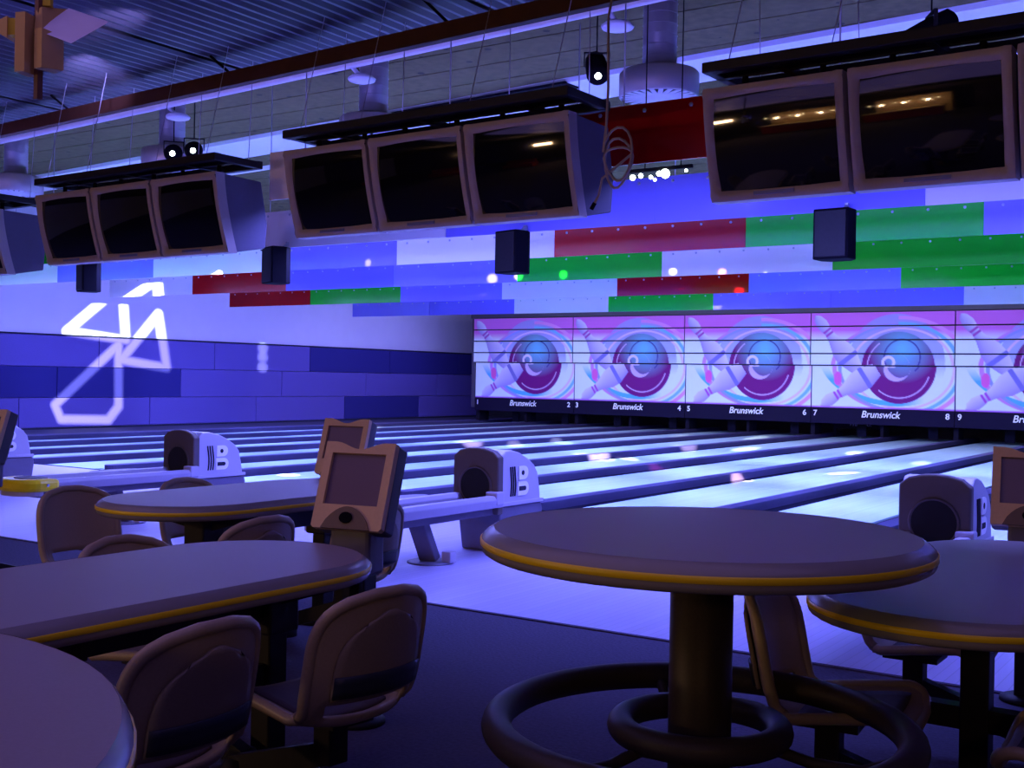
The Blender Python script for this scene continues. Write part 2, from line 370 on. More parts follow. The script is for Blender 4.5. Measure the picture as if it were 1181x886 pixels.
# ------------------------------------------------------------------ masking units
AW, AH, AZ = 3.43, 2.34, 0.76
def art(u, v):
    """u 0..1 left to right, v 0..1 top to bottom; returns linear rgb arrays"""
    x = u*AW; y = v*AH
    n = u.shape
    col = np.zeros(n+(3,))
    white = np.array([0.74, 0.84, 0.95]); pink = np.array([0.66, 0.16, 0.72]); paleblue = np.array([0.50, 0.62, 0.98])
    k = np.clip((v-0.19)/0.10, 0, 1)[..., None]
    col[:] = pink*(1-k) + white*k
    def put(mask, c):
        m = np.clip(mask, 0, 1)[..., None]; col[:] = col*(1-m)+np.array(c)*m
    def aa(d, s=0.012): return np.clip(0.5-d/s, 0, 1)
    cx, cy = 0.622*AW, 0.575*AH; rb = 0.86
    d = np.hypot(x-cx, (y-cy))
    ang = np.arctan2(y-cy, x-cx)
    # halo and ribbons around the ball
    put(aa(np.hypot(x-cx+0.05, y-cy+0.15)-1.13)*0.85*np.clip((cy+0.25-y)/0.5, 0, 1), (0.34, 0.36, 0.85))
    put(aa(np.abs(np.hypot((x-cx-0.08)/1.25, (y-cy-0.02))-0.95)-0.025), (0.80, 0.55, 0.92))
    put(aa(np.abs(np.hypot((x-cx-0.05)/1.32, (y-cy-0.02)/1.05)-1.02)-0.035)*(x > cx), (0.20, 0.52, 0.90))
    put(aa(np.abs(np.hypot((x-cx-0.05)/1.38, (y-cy)/1.08)-1.10)-0.04)*(x > cx), (0.78, 0.30, 0.80))
    put(aa(np.abs(np.hypot((x-cx+0.1)/1.5, (y-cy+0.32))-1.18)-0.06)*np.clip((y-cy)/0.3, 0, 1)*np.clip((cx+0.6-x)/0.5, 0, 1), (0.10, 0.46, 0.80))
    put(aa(np.abs(np.hypot((x-cx-0.02)/1.55, (y-cy)/1.0)-1.02)-0.035)*(x < cx), (0.62, 0.26, 0.80))
    put(aa(np.abs(np.hypot((x-cx-0.02)/1.42, (y-cy)/1.0)-1.02)-0.03)*(x < cx), (0.30, 0.34, 0.90))
    put(aa(np.hypot((x-0.66)/0.10, (y-1.62)/0.17)-1, 0.1), (0.75, 0.12, 0.50))
    # ball
    lit = np.clip(1.1-np.hypot(x-cx-0.1, (y-cy+0.45))/0.75, 0, 1)[..., None]
    ballc = np.array([0.17, 0.008, 0.17])*(1-lit) + np.array([0.16, 0.50, 0.78])*lit
    m = aa(d-rb)[..., None]; col[:] = col*(1-m)+ballc*m
    put(aa(np.abs(d-rb*0.84)-0.012)*((ang > 0.3) & (ang < 2.3) | (ang < -2.2)), (0.70, 0.50, 0.85))
    put(aa(np.abs(np.hypot(x-cx-0.10, y-cy+0.25)-0.42)-0.015)*(ang < 0.2), (0.05, 0.03, 0.25))
    dd = np.hypot(x-cx+0.02, y-cy+0.02)
    put(aa(np.abs(dd-0.30)-0.07*np.clip(1.1-np.abs(ang-2.4)/1.6, 0, 1)), (0.62, 0.45, 0.86))
    put(aa(np.abs(np.hypot(x-cx+0.22, y-cy+0.12)-0.13)-0.035)*(y < cy), (0.78, 0.66, 0.92))
    # pins: axis from head to base
    def pin(hx, hy, bx, by, base, dark):
        ax = np.array([bx-hx, by-hy]); L = np.hypot(*ax); ax /= L
        s = ((x-hx)*ax[0]+(y-hy)*ax[1])/L; t = (x-hx)*(-ax[1])+(y-hy)*ax[0]
        ks = [-0.02, 0.04, 0.14, 0.22, 0.30, 0.42, 0.62, 0.78, 1.0, 1.001]; kw = [0, 0.10, 0.145, 0.13, 0.095, 0.13, 0.25, 0.27, 0.15, 0]
        wdt = np.interp(s, ks, kw, left=-1, right=-1)*base
        inside = aa(np.abs(t)-wdt)*(wdt > 0)
        shade = np.clip(0.5+t/np.maximum(wdt, 1e-3)*0.5, 0, 1)[..., None]
        pc = np.array([0.72, 0.66, 0.95])*(1-shade)+np.array([0.36, 0.28, 0.72])*shade
        m = inside[..., None]; col[:] = col*(1-m)+pc*m
        for c in (0.27, 0.33):
            put(inside*aa(np.abs(s-c)-0.018, 0.01), dark)
        put(inside*aa(np.abs(s-0.78)-0.035, 0.01), (0.20, 0.18, 0.62))
    pin(0.13, 0.10, 1.17, 1.42, 1.0, (0.40, 0.08, 0.50))
    pin(0.26, 2.28, 1.62, 1.40, 1.05, (0.40, 0.08, 0.50))
    put(aa((v-0.985)*-1, 0.01), (0.40, 0.12, 0.66))
    return col
def art_panel(name, u0, u1, v0, v1, nu, nv, depth, parent):
    us = np.linspace(u0, u1, nu+1); vs_ = np.linspace(v0, v1, nv+1)
    U, V = np.meshgrid(us, vs_); cols = art(U, V).reshape(-1, 3)
    W, Hh = AW*(u1-u0), AH*(v1-v0)
    vs = [(AW*(u-0.5), 0, AZ+AH*(1-v)) for v in vs_ for u in us]
    fs = [(j*(nu+1)+i, (j+1)*(nu+1)+i, (j+1)*(nu+1)+i+1, j*(nu+1)+i+1) for j in range(nv) for i in range(nu)]
    n = len(vs)
    a, b, c, d = 0, nu, nv*(nu+1)+nu, nv*(nu+1)
    vs += [(vs[k][0], depth, vs[k][2]) for k in (a, b, c, d)]
    A, B_, C_, D = n, n+1, n+2, n+3
    fs += [(A, B_, C_, D), (a, b, B_, A), (b, c, C_, B_), (c, d, D, C_), (d, a, A, D)]
    me = bpy.data.meshes.new(name); me.from_pydata(vs, [], fs); me.materials.append(M['art']); me.update()
    ca = me.color_attributes.new('art', 'FLOAT_COLOR', 'POINT')
    full = np.ones((len(vs), 4)); full[:n, :3] = np.clip(cols, 0, 1); full[n:, :3] = 0.05
    ca.data.foreach_set('color', full.ravel())
    o = bpy.data.objects.new(name, me); C.objects.link(o); o.parent = parent; return o
def text(body, size, loc, parent, m, name='lettering', bold=False, shear=0.0, align='CENTER', rot=(PI/2, 0, 0), off=0.0, sx=1.0):
    cu = bpy.data.curves.new(name, 'FONT'); cu.body = body; cu.size = size; cu.align_x = align; cu.shear = shear
    cu.offset = off; cu.extrude = 0.004; cu.materials.append(m)
    tmp = bpy.data.objects.new(name, cu)
    dg = bpy.context.evaluated_depsgraph_get()
    C.objects.link(tmp); dg.update(); me = bpy.data.meshes.new_from_object(tmp.evaluated_get(dg)); bpy.data.objects.remove(tmp)
    if not me.materials: me.materials.append(m)
    me.name = name
    o = bpy.data.objects.new(name, me); C.objects.link(o); o.location = loc; o.rotation_euler = rot; o.scale = (sx, 1, 1)
    if parent: o.parent = parent
    return o
proto = None
mask_labels = ['leftmost masking picture of pins and ball, next to the left wall', 'second masking picture of pins and ball from the left wall', 'middle masking picture of pins and ball, third from the left wall', 'fourth masking picture of pins and ball, below the right speaker', 'rightmost masking picture of pins and ball, cut by the frame edge']
cuts = [0.0, 0.147, 0.290, 0.433, 0.556]
for k in range(5):
    cx = LANE0 + PITCH*(k+0.5)
    t = thing('masking_unit', mask_labels[k], 'masking', (cx, MASK, 0), group='masking units above the pins')
    if k == 0:
        parts = []
        for a, b in zip(cuts[:-1], cuts[1:]):
            p = art_panel('upper_slat', 0.004, 0.996, a+0.008, b-0.006, 150, 18, 0.05, t); p.location = (0, -0.12, 0); parts.append(p)
        parts.append(art_panel('lower_panel', 0.004, 0.996, 0.562, 1.0, 150, 50, 0.05, t))
        parts.append(MB().box((0, 0.03, 0.56), (3.42, 0.10, 0.38)).build('base_board', M['maskbase'], t, bevel=0.01))
        parts.append(MB().box((0, 0.10, AZ+AH/2), (3.43, 0.06, AH)).build('backing', M['maskframe'], t))
        parts.append(text('Brunswick', 0.23, (0, -0.03, 0.545), t, M['masktext'], 'lettering', shear=0.22, off=0.0035, sx=0.95))
        proto = t
    else:
        for p in proto.children:
            if p.name.startswith('lane_number'): continue
            c = p.copy(); C.objects.link(c); c.parent = t
    text(str(2*k+1), 0.19, (-1.60, -0.03, 0.56), t, M['masktext'], 'lane_number', off=0.004)
    if k < 4: text(str(2*k+2), 0.19, (1.56, -0.03, 0.56), t, M['masktext'], 'lane_number', off=0.004)
    else: text('10', 0.19, (1.52, -0.03, 0.56), t, M['masktext'], 'lane_number', off=0.004)
fr = thing('masking_surround', 'dark frame around and above the row of masking units', 'frame', (-11.6, MASK+0.2, 0))
MB().box((0, -0.12, AZ+AH+0.07), (17.5, 0.3, 0.14)).build('top_rail', M['maskframe'], fr, bevel=0.01)
MB().box((-8.66, -0.06, 1.82), (0.12, 0.36, 2.72)).build('side_post', M['maskframe'], fr, bevel=0.01)
for i in range(12):
    x = lane_slot(i)-(-11.6)
    MB().box((x, 0.2, 0.315), (0.11 if i % 2 == 0 else 0.07, 0.5, 0.476)).build('pit_post', M['post'], fr)
for i in range(10):
    x = lane_slot(i)+0.857+11.6
    MB().box((x+0.25, 0.35, 0.30), (0.22, 0.05, 0.50)).build('pit_flap', M['post'], fr)
struct('wall_pit', MB().box((-9.5, 30.4, 0.9), (21.5, 0.1, 1.9)), M['pit'])
rk = thing('pin_rake', 'dark rake board with faint violet lettering under masking 7', 'rake', (-9.0, 29.2, 0))
MB().box((0, 0, 0.33), (1.4, 0.05, 0.22)).build('board', M['maskbase'], rk)
MB().box((-0.66, 0.02, 0.11), (0.06, 0.04, 0.22)).build('support', M['post'], rk); MB().box((0.66, 0.02, 0.11), (0.06, 0.04, 0.22)).build('support', M['post'], rk)
text('Brunswick', 0.13, (0, -0.03, 0.29), rk, mat('dim_violet_letters', (0.35, 0.25, 0.6), 0.6, noise=0.01), off=0.004, shear=0.2)

# ------------------------------------------------------------------ baffle rows
rowcols = ['bBwGbbww', 'rGbwrbGw', 'wrBbGwGb', 'wbwBwrGb', 'GGGwwbbw', 'wwwwwwrw']
rowlab = ['farthest row of coloured baffle panels, just above the masking', 'second row of baffle panels up from the masking, red at its left end',
          'third row of baffle panels up from the masking, white at its left end', 'fourth row of baffle panels up from the masking, red in its middle',
          'row of baffle panels carrying the small black speakers', 'nearest row of baffle panels, red one showing between the monitor banks']
colname = {'b': ('bb', 'blue panel'), 'B': ('bb2', 'deeper blue panel'), 'w': ('bw', 'white panel'), 'G': ('bg', 'green panel'), 'r': ('br', 'red panel')}
visible_h = [0.47, 0.46, 0.47, 0.47, 0.45, 0.43]
for i, y in enumerate(ROW_Y):
    t = thing('baffle_row', rowlab[i], 'baffle', (-10.3, y, ROW_Z+(0.03 if i == 5 else 0)), group='coloured baffle rows over the lanes')
    xa = -20.5 if i > 0 else -20.5
    extra = 1 if i == 4 else 0
    bolts = MB()
    for k, ch in enumerate(rowcols[i]):
        a = xa + 2.555*k; b = a+2.555
        if i == 5 and k < 5: continue
        if i == 5 and k == 5: a = -7.62
        m, lb = colname[ch]
        p = MB().box(((a+b)/2+10.3, 0.01*(k % 2)*0.3, visible_h[i]/2), (2.551, 0.02, visible_h[i])).build('baffle_panel', M[m], t)
        p['label'] = lb
        n = 7
        # bolt heads just below the line where the next row hides the sheet
        nxt = ROW_Y[i+1] if i < 5 else None
        zb = (1.35 + (ROW_Z-1.35)*y/nxt - ROW_Z - 0.045) if nxt else 0.38
        zb = min(zb, visible_h[i]-0.05)
        for q in range(n):
            x = a + 2.555*(q+0.5)/n + 10.3
            bolts.lathe([(0.016, -0.012), (0.016, 0.004), (0.008, 0.010)], n=6, c=(0, 0, 0))
            nv = 18; base = len(bolts.v)-nv
            for j in range(base, len(bolts.v)):
                vx, vy, vz = bolts.v[j]; bolts.v[j] = (vx+x, -0.012-vz, vy+zb)
    tag(bolts.build('bolt_heads', M['bolt'], t), kind='stuff')
    MB().box((0.03, 0.06, 0.06) if i < 5 else (6.45, 0.06, 0.06), (20.4, 0.09, 0.06) if i < 5 else (7.5, 0.09, 0.06)).build('support_rail', M['maskframe'], t)
    for k in range(5):
        x = -9+4.4*k
        if i == 5: x = 3.0+1.6*k
        if i in (0, 1, 2, 3):
            pass
        MB().tube([(x, 0.06, visible_h[i]), (x, 0.06, ZC-ROW_Z-(0.03 if i == 5 else 0))], 0.006, 6).build('hanger_rod', M['wire'], t)

# speakers
sp_lab = ['small black speaker farthest left under the baffles', 'small black speaker hung below the second monitor bank left end', 'small black speaker in the centre below the monitors', 'small black speaker below the right monitor bank']
proto = None
for k, x in enumerate((-13.75, -10.15, -6.72, -3.33)):
    if proto is None:
        proto = t = thing('hanging_speaker', sp_lab[k], 'speaker', (x, 9.985, 2.43), group='black speakers under the baffles')
        prof = [(-0.16, 0.12), (0.16, 0.12), (0.16, -0.06), (0.10, -0.14), (-0.10, -0.14), (-0.16, -0.06)]
        c = MB().prism([(a, -b) for a, b in prof], 'z', 0.0, 0.44)
        c.build('cabinet', M['black'], t, bevel=0.01)
        MB().box((0, -0.125, 0.22), (0.28, 0.014, 0.40)).build('grille', M['blackmetal'], t, bevel=0.004)
        b = MB(); b.bar((0.05, 0.05, 0.44), (0.05, 0.12, 0.50), 0.03, 0.012); b.bar((0.05, 0.10, 0.485), (0.05, 0.13, 0.485), 0.03, 0.05)
        b.build('bracket', M['bolt'], t)
    else:
        t = copy_tree(proto); t.location = (x, 9.985, 2.43); t['label'] = sp_lab[k]
    t.rotation_euler = (0, 0, R((-20, -22, -14, -4)[k]))

# ------------------------------------------------------------------ monitor banks
MWD, MH, TILT = 0.885, 0.68, 0.155
def fy(q): return TILT*q**1.5         # q 0 top .. 1 bottom; y offset of the curved front
def make_monitor(label):
    t = thing('overhead_monitor', label, 'monitor', group='overhead score monitors')
    # bezel: frame grid
    xs = [-MWD/2, -MWD/2+0.03, -MWD/2+0.06, MWD/2-0.06, MWD/2-0.03, MWD/2]; n = 14
    qs = sorted(set([0, 0.05, 0.09, 0.9, 0.95, 1.0] + [0.09+0.81*i/n for i in range(1, n)]))
    vs = []; fs = []
    for q in qs:
        for ix, x in enumerate(xs):
            lift = 0.012 if ix in (1, 4) else 0.0
            if q in (0.05, 0.95): lift = 0.012
            if ix in (2, 3) and 0.09 <= q <= 0.9: lift = -0.03
            vs.append((x, fy(q)-lift, MH*(1-q)))
    nxs = len(xs)
    for j in range(len(qs)-1):
        for i in range(nxs-1):
            qm = (qs[j]+qs[j+1])/2
            if i == 2 and 0.09 < qm < 0.9: continue
            fs.append((j*nxs+i, j*nxs+i+1, (j+1)*nxs+i+1, (j+1)*nxs+i))
    # outer return
    m0 = len(vs)
    ring = []
    for j in range(len(qs)): ring.append(j*nxs)
    mb = MB().add(vs, fs, True)
    for side in (0, nxs-1):
        vv = []; ff = []
        for j, q in enumerate(qs):
            vv += [(xs[side], fy(q), MH*(1-q)), (xs[side], fy(q)+0.10, MH*(1-q))]
        for j in range(len(qs)-1): ff.append((2*j, 2*j+2, 2*j+3, 2*j+1))
        mb.add(vv, ff)
    for q in (0, 1.0):
        mb.add([(xs[0], fy(q), MH*(1-q)), (xs[-1], fy(q), MH*(1-q)), (xs[-1], fy(q)+0.1, MH*(1-q)), (xs[0], fy(q)+0.1, MH*(1-q))], [(0, 1, 2, 3)])
    bz = mb.build('bezel', M['bezel'], t)
    # glass
    sx = 16; sz = 14; vs = []; fs = []
    for j in range(sz+1):
        q = 0.08+0.83*j/sz
        for i in range(sx+1):
            a = -1+2*i/sx; b = -1+2*j/sz
            vs.append((a*(MWD/2-0.055), fy(q)+0.035-0.035*(1-0.5*a*a-0.5*b*b)*0.9, MH*(1-q)))
    for j in range(sz):
        for i in range(sx): fs.append((j*(sx+1)+i, j*(sx+1)+i+1, (j+1)*(sx+1)+i+1, (j+1)*(sx+1)+i))
    MB().add(vs, fs, True).build('screen', M['crt'], t)
    # cabinet: side profile in y,z
    poly = [(0.10, MH-0.005)] + [(fy(q)+0.09, MH*(1-q)) for q in (0.1, 0.3, 0.5, 0.7, 0.85, 0.99)] + [(0.58, 0.075), (0.60, 0.30), (0.52, MH-0.015)]
    c = MB().prism(poly, 'x', -MWD/2+0.006, MWD/2-0.006); c.build('cabinet', M['cabinet'], t, bevel=0.01)
    lb = MB().box((-0.02, fy(0.95)-0.014, MH*0.05), (0.26, 0.010, 0.022)).build('name_strip', M['tagblue'], bz)
    for sx_ in (-0.25, 0.25): MB().tube([(sx_, 0.20, MH-0.01), (sx_, 0.20, MH+0.098)], 0.02, 8).build('hanger', M['black'], t)
    return t
mon0 = None
banks = [(-12.7, 7.12, 2.36, 'far left'), (-9.05, 6.88, 2.40, 'left'), (-5.36, 6.62, 2.45, 'central'), (-1.70, 6.56, 2.475, 'right')]
pos = ['left', 'middle', 'right']
for bi, (bx, by, bz, nm) in enumerate(banks):
    rot = R(-2.0)
    for j in (-1, 0, 1):
        if bi == 0 and j < 0: continue
        if bi == 3 and j > 0: pass
        lab = '%s monitor of the %s overhead bank of three' % (pos[j+1], nm)
        if bi == 0: lab = {0: 'far left frame edge monitor, mostly out of view, by the first duct', 1: 'far left overhead monitor showing only its dark side at the frame edge'}[j]
        if bi == 3 and j == 1: lab = 'overhead monitor cut by the right frame edge'
        if mon0 is None: mon0 = m = make_monitor(lab)
        else: m = copy_tree(mon0); m['label'] = lab
        m.location = (bx+j*0.915*math.cos(rot), by+j*0.915*math.sin(rot), bz); m.rotation_euler = (0, 0, rot)
    lab = {'far left': 'black hanging rail frame at the left frame edge', 'left': 'black hanging rail frame over the left monitor bank', 'central': 'black hanging rail frame over the central monitor bank', 'right': 'black hanging rail frame over the right monitor bank'}[nm]
    t = thing('monitor_rail_frame', lab, 'rail', (bx, by, bz+MH+0.095), rot, group='hanging rail frames of the monitors')
    MB().box((0, 0.02, 0.035), (2.72, 0.08, 0.066)).build('front_rail', M['blackmetal'], t, bevel=0.008)
    MB().box((0, 0.50, 0.035), (2.72, 0.06, 0.07)).build('rear_rail', M['blackmetal'], t, bevel=0.008)
    for sx in (-1.33, 1.33): MB().box((sx, 0.26, 0.035), (0.06, 0.42, 0.06)).build('side_rail', M['blackmetal'], t, bevel=0.006)
    MB().box((0, 0.20, 0.03), (2.70, 0.04, 0.05)).build('hanger_rail', M['blackmetal'], t)
    for sx in (-0.9, 0, 0.9): MB().box((sx, 0.26, 0.02), (0.05, 0.42, 0.04)).build('cross_rail', M['blackmetal'], t)
    for sx in (-1.2, -0.55, 0.5, 1.2):
        for yy, dx in ((0.03, 0.25), (0.50, -0.12)):
            MB().tube([(sx, yy, 0.07), (sx+dx*0.6, yy+0.1, 4.20-(bz+MH+0.095))], 0.0035, 5).build('wire', M['wire'], t)

# ------------------------------------------------------------------ ducts
duct_lab = ['round spiral duct with drum outlet at the left frame edge', 'round spiral duct behind the left monitor bank', 'round spiral duct behind the central monitor bank', 'round spiral duct with finned outlet above the red panel']
proto = None
for k, (x, zb) in enumerate(((-15.2, 3.86), (-11.85, 3.92), (-8.50, 3.96), (-4.98, 4.00))):
    if proto is None:
        proto = t = thing('ceiling_duct', duct_lab[k], 'duct', (x, 9.8, zb), group='spiral ducts hanging from the ceiling')
        MB().lathe([(0.160, 0.22), (0.160, 1.15)], n=28).build('pipe', M['duct'], t)
        h = MB()
        for q in range(9): h.torus((0, 0, 0.28+0.10*q), 0.161, 0.004, 28, 5)
        tag(h.build('seam_ribs', M['duct'], t), kind='stuff')
        MB().lathe([(0.36, 0.0), (0.375, 0.01), (0.375, 0.22), (0.35, 0.245), (0.17, 0.25)], n=36, cap=False).build('drum', M['duct'], t)
        MB().lathe([(0.36, 0.05), (0.001, 0.05)], n=36, cap=False).build('outlet_back', M['maskframe'], t)
        f = MB()
        for q in range(24):
            a = 2*PI*q/24; f.bar((0.14*math.cos(a), 0.14*math.sin(a), 0.008), (0.36*math.cos(a), 0.36*math.sin(a), 0.008), 0.045, 0.006)
        tag(f.build('outlet_fins', M['pipe'], t), kind='stuff')
        MB().lathe([(0.001, -0.02), (0.10, -0.015), (0.15, 0.01)], n=28, cap=False).build('hub', M['pipe'], t)
    else:
        t = copy_tree(proto); t.location = (x, 9.8, zb); t['label'] = duct_lab[k]

# ------------------------------------------------------------------ light scanners
def scanner(label, loc, rz, tilt, lens=True, n=1):
    t = thing('disco_spotlight', label, 'spotlight', loc, rz, group='disco spotlights under the ceiling')
    rt = Matrix.Rotation(tilt, 3, 'X')
    b = MB()
    vs = MB().lathe([(0.05, -0.20), (0.09, -0.17), (0.10, -0.02), (0.10, 0.16), (0.075, 0.20)], n=20)
    # lathe along z, rotate so that z points along local -Y and down
    def tr(mb):
        mb.v = [tuple(rt @ Vector((v[0], -v[2], v[1]))) for v in mb.v]; return mb
    tr(vs).build('housing', M['black'], t)
    tr(MB().lathe([(0.001, 0.206), (0.024, 0.203), (0.034, 0.198)], n=16, cap=False)).build('lens', M['glow'] if lens else M['crt'], t)
    y = MB(); y.bar((-0.11, 0, 0), (-0.11, 0, 0.13), 0.01, 0.03); y.bar((0.11, 0, 0), (0.11, 0, 0.13), 0.01, 0.03); y.bar((-0.115, 0, 0.13), (0.115, 0, 0.13), 0.03, 0.01)
    y.build('yoke', M['blackmetal'], t)
    MB().tube([(0, 0, 0.13), (0, 0, 4.98-loc[2])], 0.007, 6).build('drop_rod', M['black'], t)
    return t
scanner('black spotlight shining over the central monitor bank', (-5.14, 8.9, 4.10), R(35), R(35))
scanner('left lamp of the two spotlights above the left monitor bank', (-10.85, 9.0, 3.90), R(46), R(12))
scanner('right brighter lamp of the two spotlights above the left monitor bank', (-10.50, 9.0, 3.90), R(46), R(12))
scanner('dark unlit spotlight above the right monitor bank', (-2.30, 9.0, 4.02), R(-60), R(30), lens=False)
t = thing('lamp_cluster', 'cluster of small bright white lamps below the red panel', 'lamp', (-4.75, 9.2, 3.155))
MB().box((0.10, 0, 0.06), (0.62, 0.03, 0.03)).build('bar', M['black'], t)
for i, (x, z, r_) in enumerate(((-0.16, 0, 0.026), (-0.08, 0.01, 0.022), (0.02, -0.01, 0.018), (0.10, 0.015, 0.024), (0.16, 0.01, 0.042), (0.36, 0.02, 0.014), (0.06, -0.035, 0.015))):
    MB().lathe([(0.002, -r_), (r_*0.7, -r_*0.7), (r_, 0), (r_*0.7, r_*0.7), (0.002, r_)], (x, -0.02, z), n=12).build('bulb', M['glow'], t)
MB().tube([(-0.05, 0, 0.07), (-0.05, 0, 1.83)], 0.005, 6).build('drop_rod', M['black'], t)
MB().tube([(0.3, 0, 0.07), (0.3, 0, 1.83)], 0.005, 6).build('drop_rod', M['black'], t)

# beige cable with a coil
t = thing('coiled_cable', 'beige cable hanging from the ceiling in loose loops beside the central monitor bank', 'cable', (-3.62, 6.42, 2.75))
pts = [(-0.02, 0.2, 1.42), (-0.02, 0.02, 0.9), (0.0, 0, 0.45), (-0.01, 0, 0.20)]
for i in range(0, 44):
    a = PI*0.95 - 2*PI*i/18; rx = 0.10+0.02*math.sin(i*0.35); rz = 0.12+0.05*math.sin(i*0.22)
    pts.append((0.07+rx*math.cos(a), 0.012*i/18, 0.02+rz*math.sin(a)*1.1-0.0015*i))
pts += [(-0.05, 0.03, -0.12), (-0.07, 0.03, -0.22), (-0.10, 0.03, -0.27)]
MB().tube(pts, 0.0085, 8).build('cord', M['cable'], t)
MB().tube([(-0.10, 0.03, -0.27), (-0.125, 0.03, -0.31)], 0.014, 8).build('plug', M['black'], t)

# hanging box lamp in the upper left
t = thing('hanging_box_cluster', 'cluster of orange card boxes on a brown pole near upper left corner', 'decoration', (-4.80, 3.2, 2.59))
rz = Matrix.Rotation(R(33.9), 3, 'Z')
def hull(mb, bot, top):
    vs = [rz @ Vector(p) for p in list(bot)+list(top)]; n = len(bot)
    return mb.add(vs, [tuple(range(n))[::-1], tuple(range(n, 2*n))]+[(i, (i+1) % n, n+(i+1) % n, n+i) for i in range(n)])
MB().box((0, 0, 0.80), (0.028, 0.028, 1.60)).build('pole', M['brownpole'], t)
MB().box(rz @ Vector((-0.048, -0.02, 0.245)), (0.050, 0.10, 0.27), rz @ Matrix.Rotation(R(-12), 3, 'Z')).build('box', M['orange'], t)['label'] = 'tall orange box'
hull(MB(), [(0.0, -0.05, 0.13), (0.042, -0.07, 0.13), (0.115, 0.0, 0.135), (0.05, 0.06, 0.135)], [(0.0, -0.05, 0.31), (0.042, -0.07, 0.31), (0.115, 0.0, 0.29), (0.05, 0.06, 0.30)]).build('box', M['orange'], t)
hull(MB(), [(-0.01, -0.03, 0.30), (0.03, -0.04, 0.30), (0.09, 0.10, 0.43), (-0.01, 0.06, 0.42)], [(-0.01, -0.01, 0.41), (0.02, -0.02, 0.42), (0.085, 0.11, 0.45), (-0.01, 0.08, 0.44)]).build('box', M['orange'], t)
hull(MB(), [(0.012, -0.05, 0.302), (0.175, -0.07, 0.240), (0.285, 0.07, 0.375), (0.092, 0.09, 0.440)], [(0.012, -0.03, 0.318), (0.175, -0.05, 0.256), (0.285, 0.09, 0.391), (0.092, 0.11, 0.456)]).build('lid', M['paper'], t)['label'] = 'pale lavender lid'
MB().box(rz @ Vector((0.035, 0.01, 0.55)), (0.035, 0.035, 0.24), rz).build('box', M['olive'], t)
MB().box(rz @ Vector((-0.10, 0.0, 0.325)), (0.06, 0.06, 0.075), rz).build('box', M['olive'], t)['label'] = 'small yellow box'
hull(MB(), [(-0.13, -0.04, 0.27), (-0.13, 0.04, 0.27), (-0.22, 0.02, 0.32), (-0.22, 0.0, 0.32)], [(-0.13, -0.04, 0.37), (-0.13, 0.04, 0.37), (-0.22, 0.02, 0.345), (-0.22, 0.0, 0.345)]).build('box', M['orange'], t)

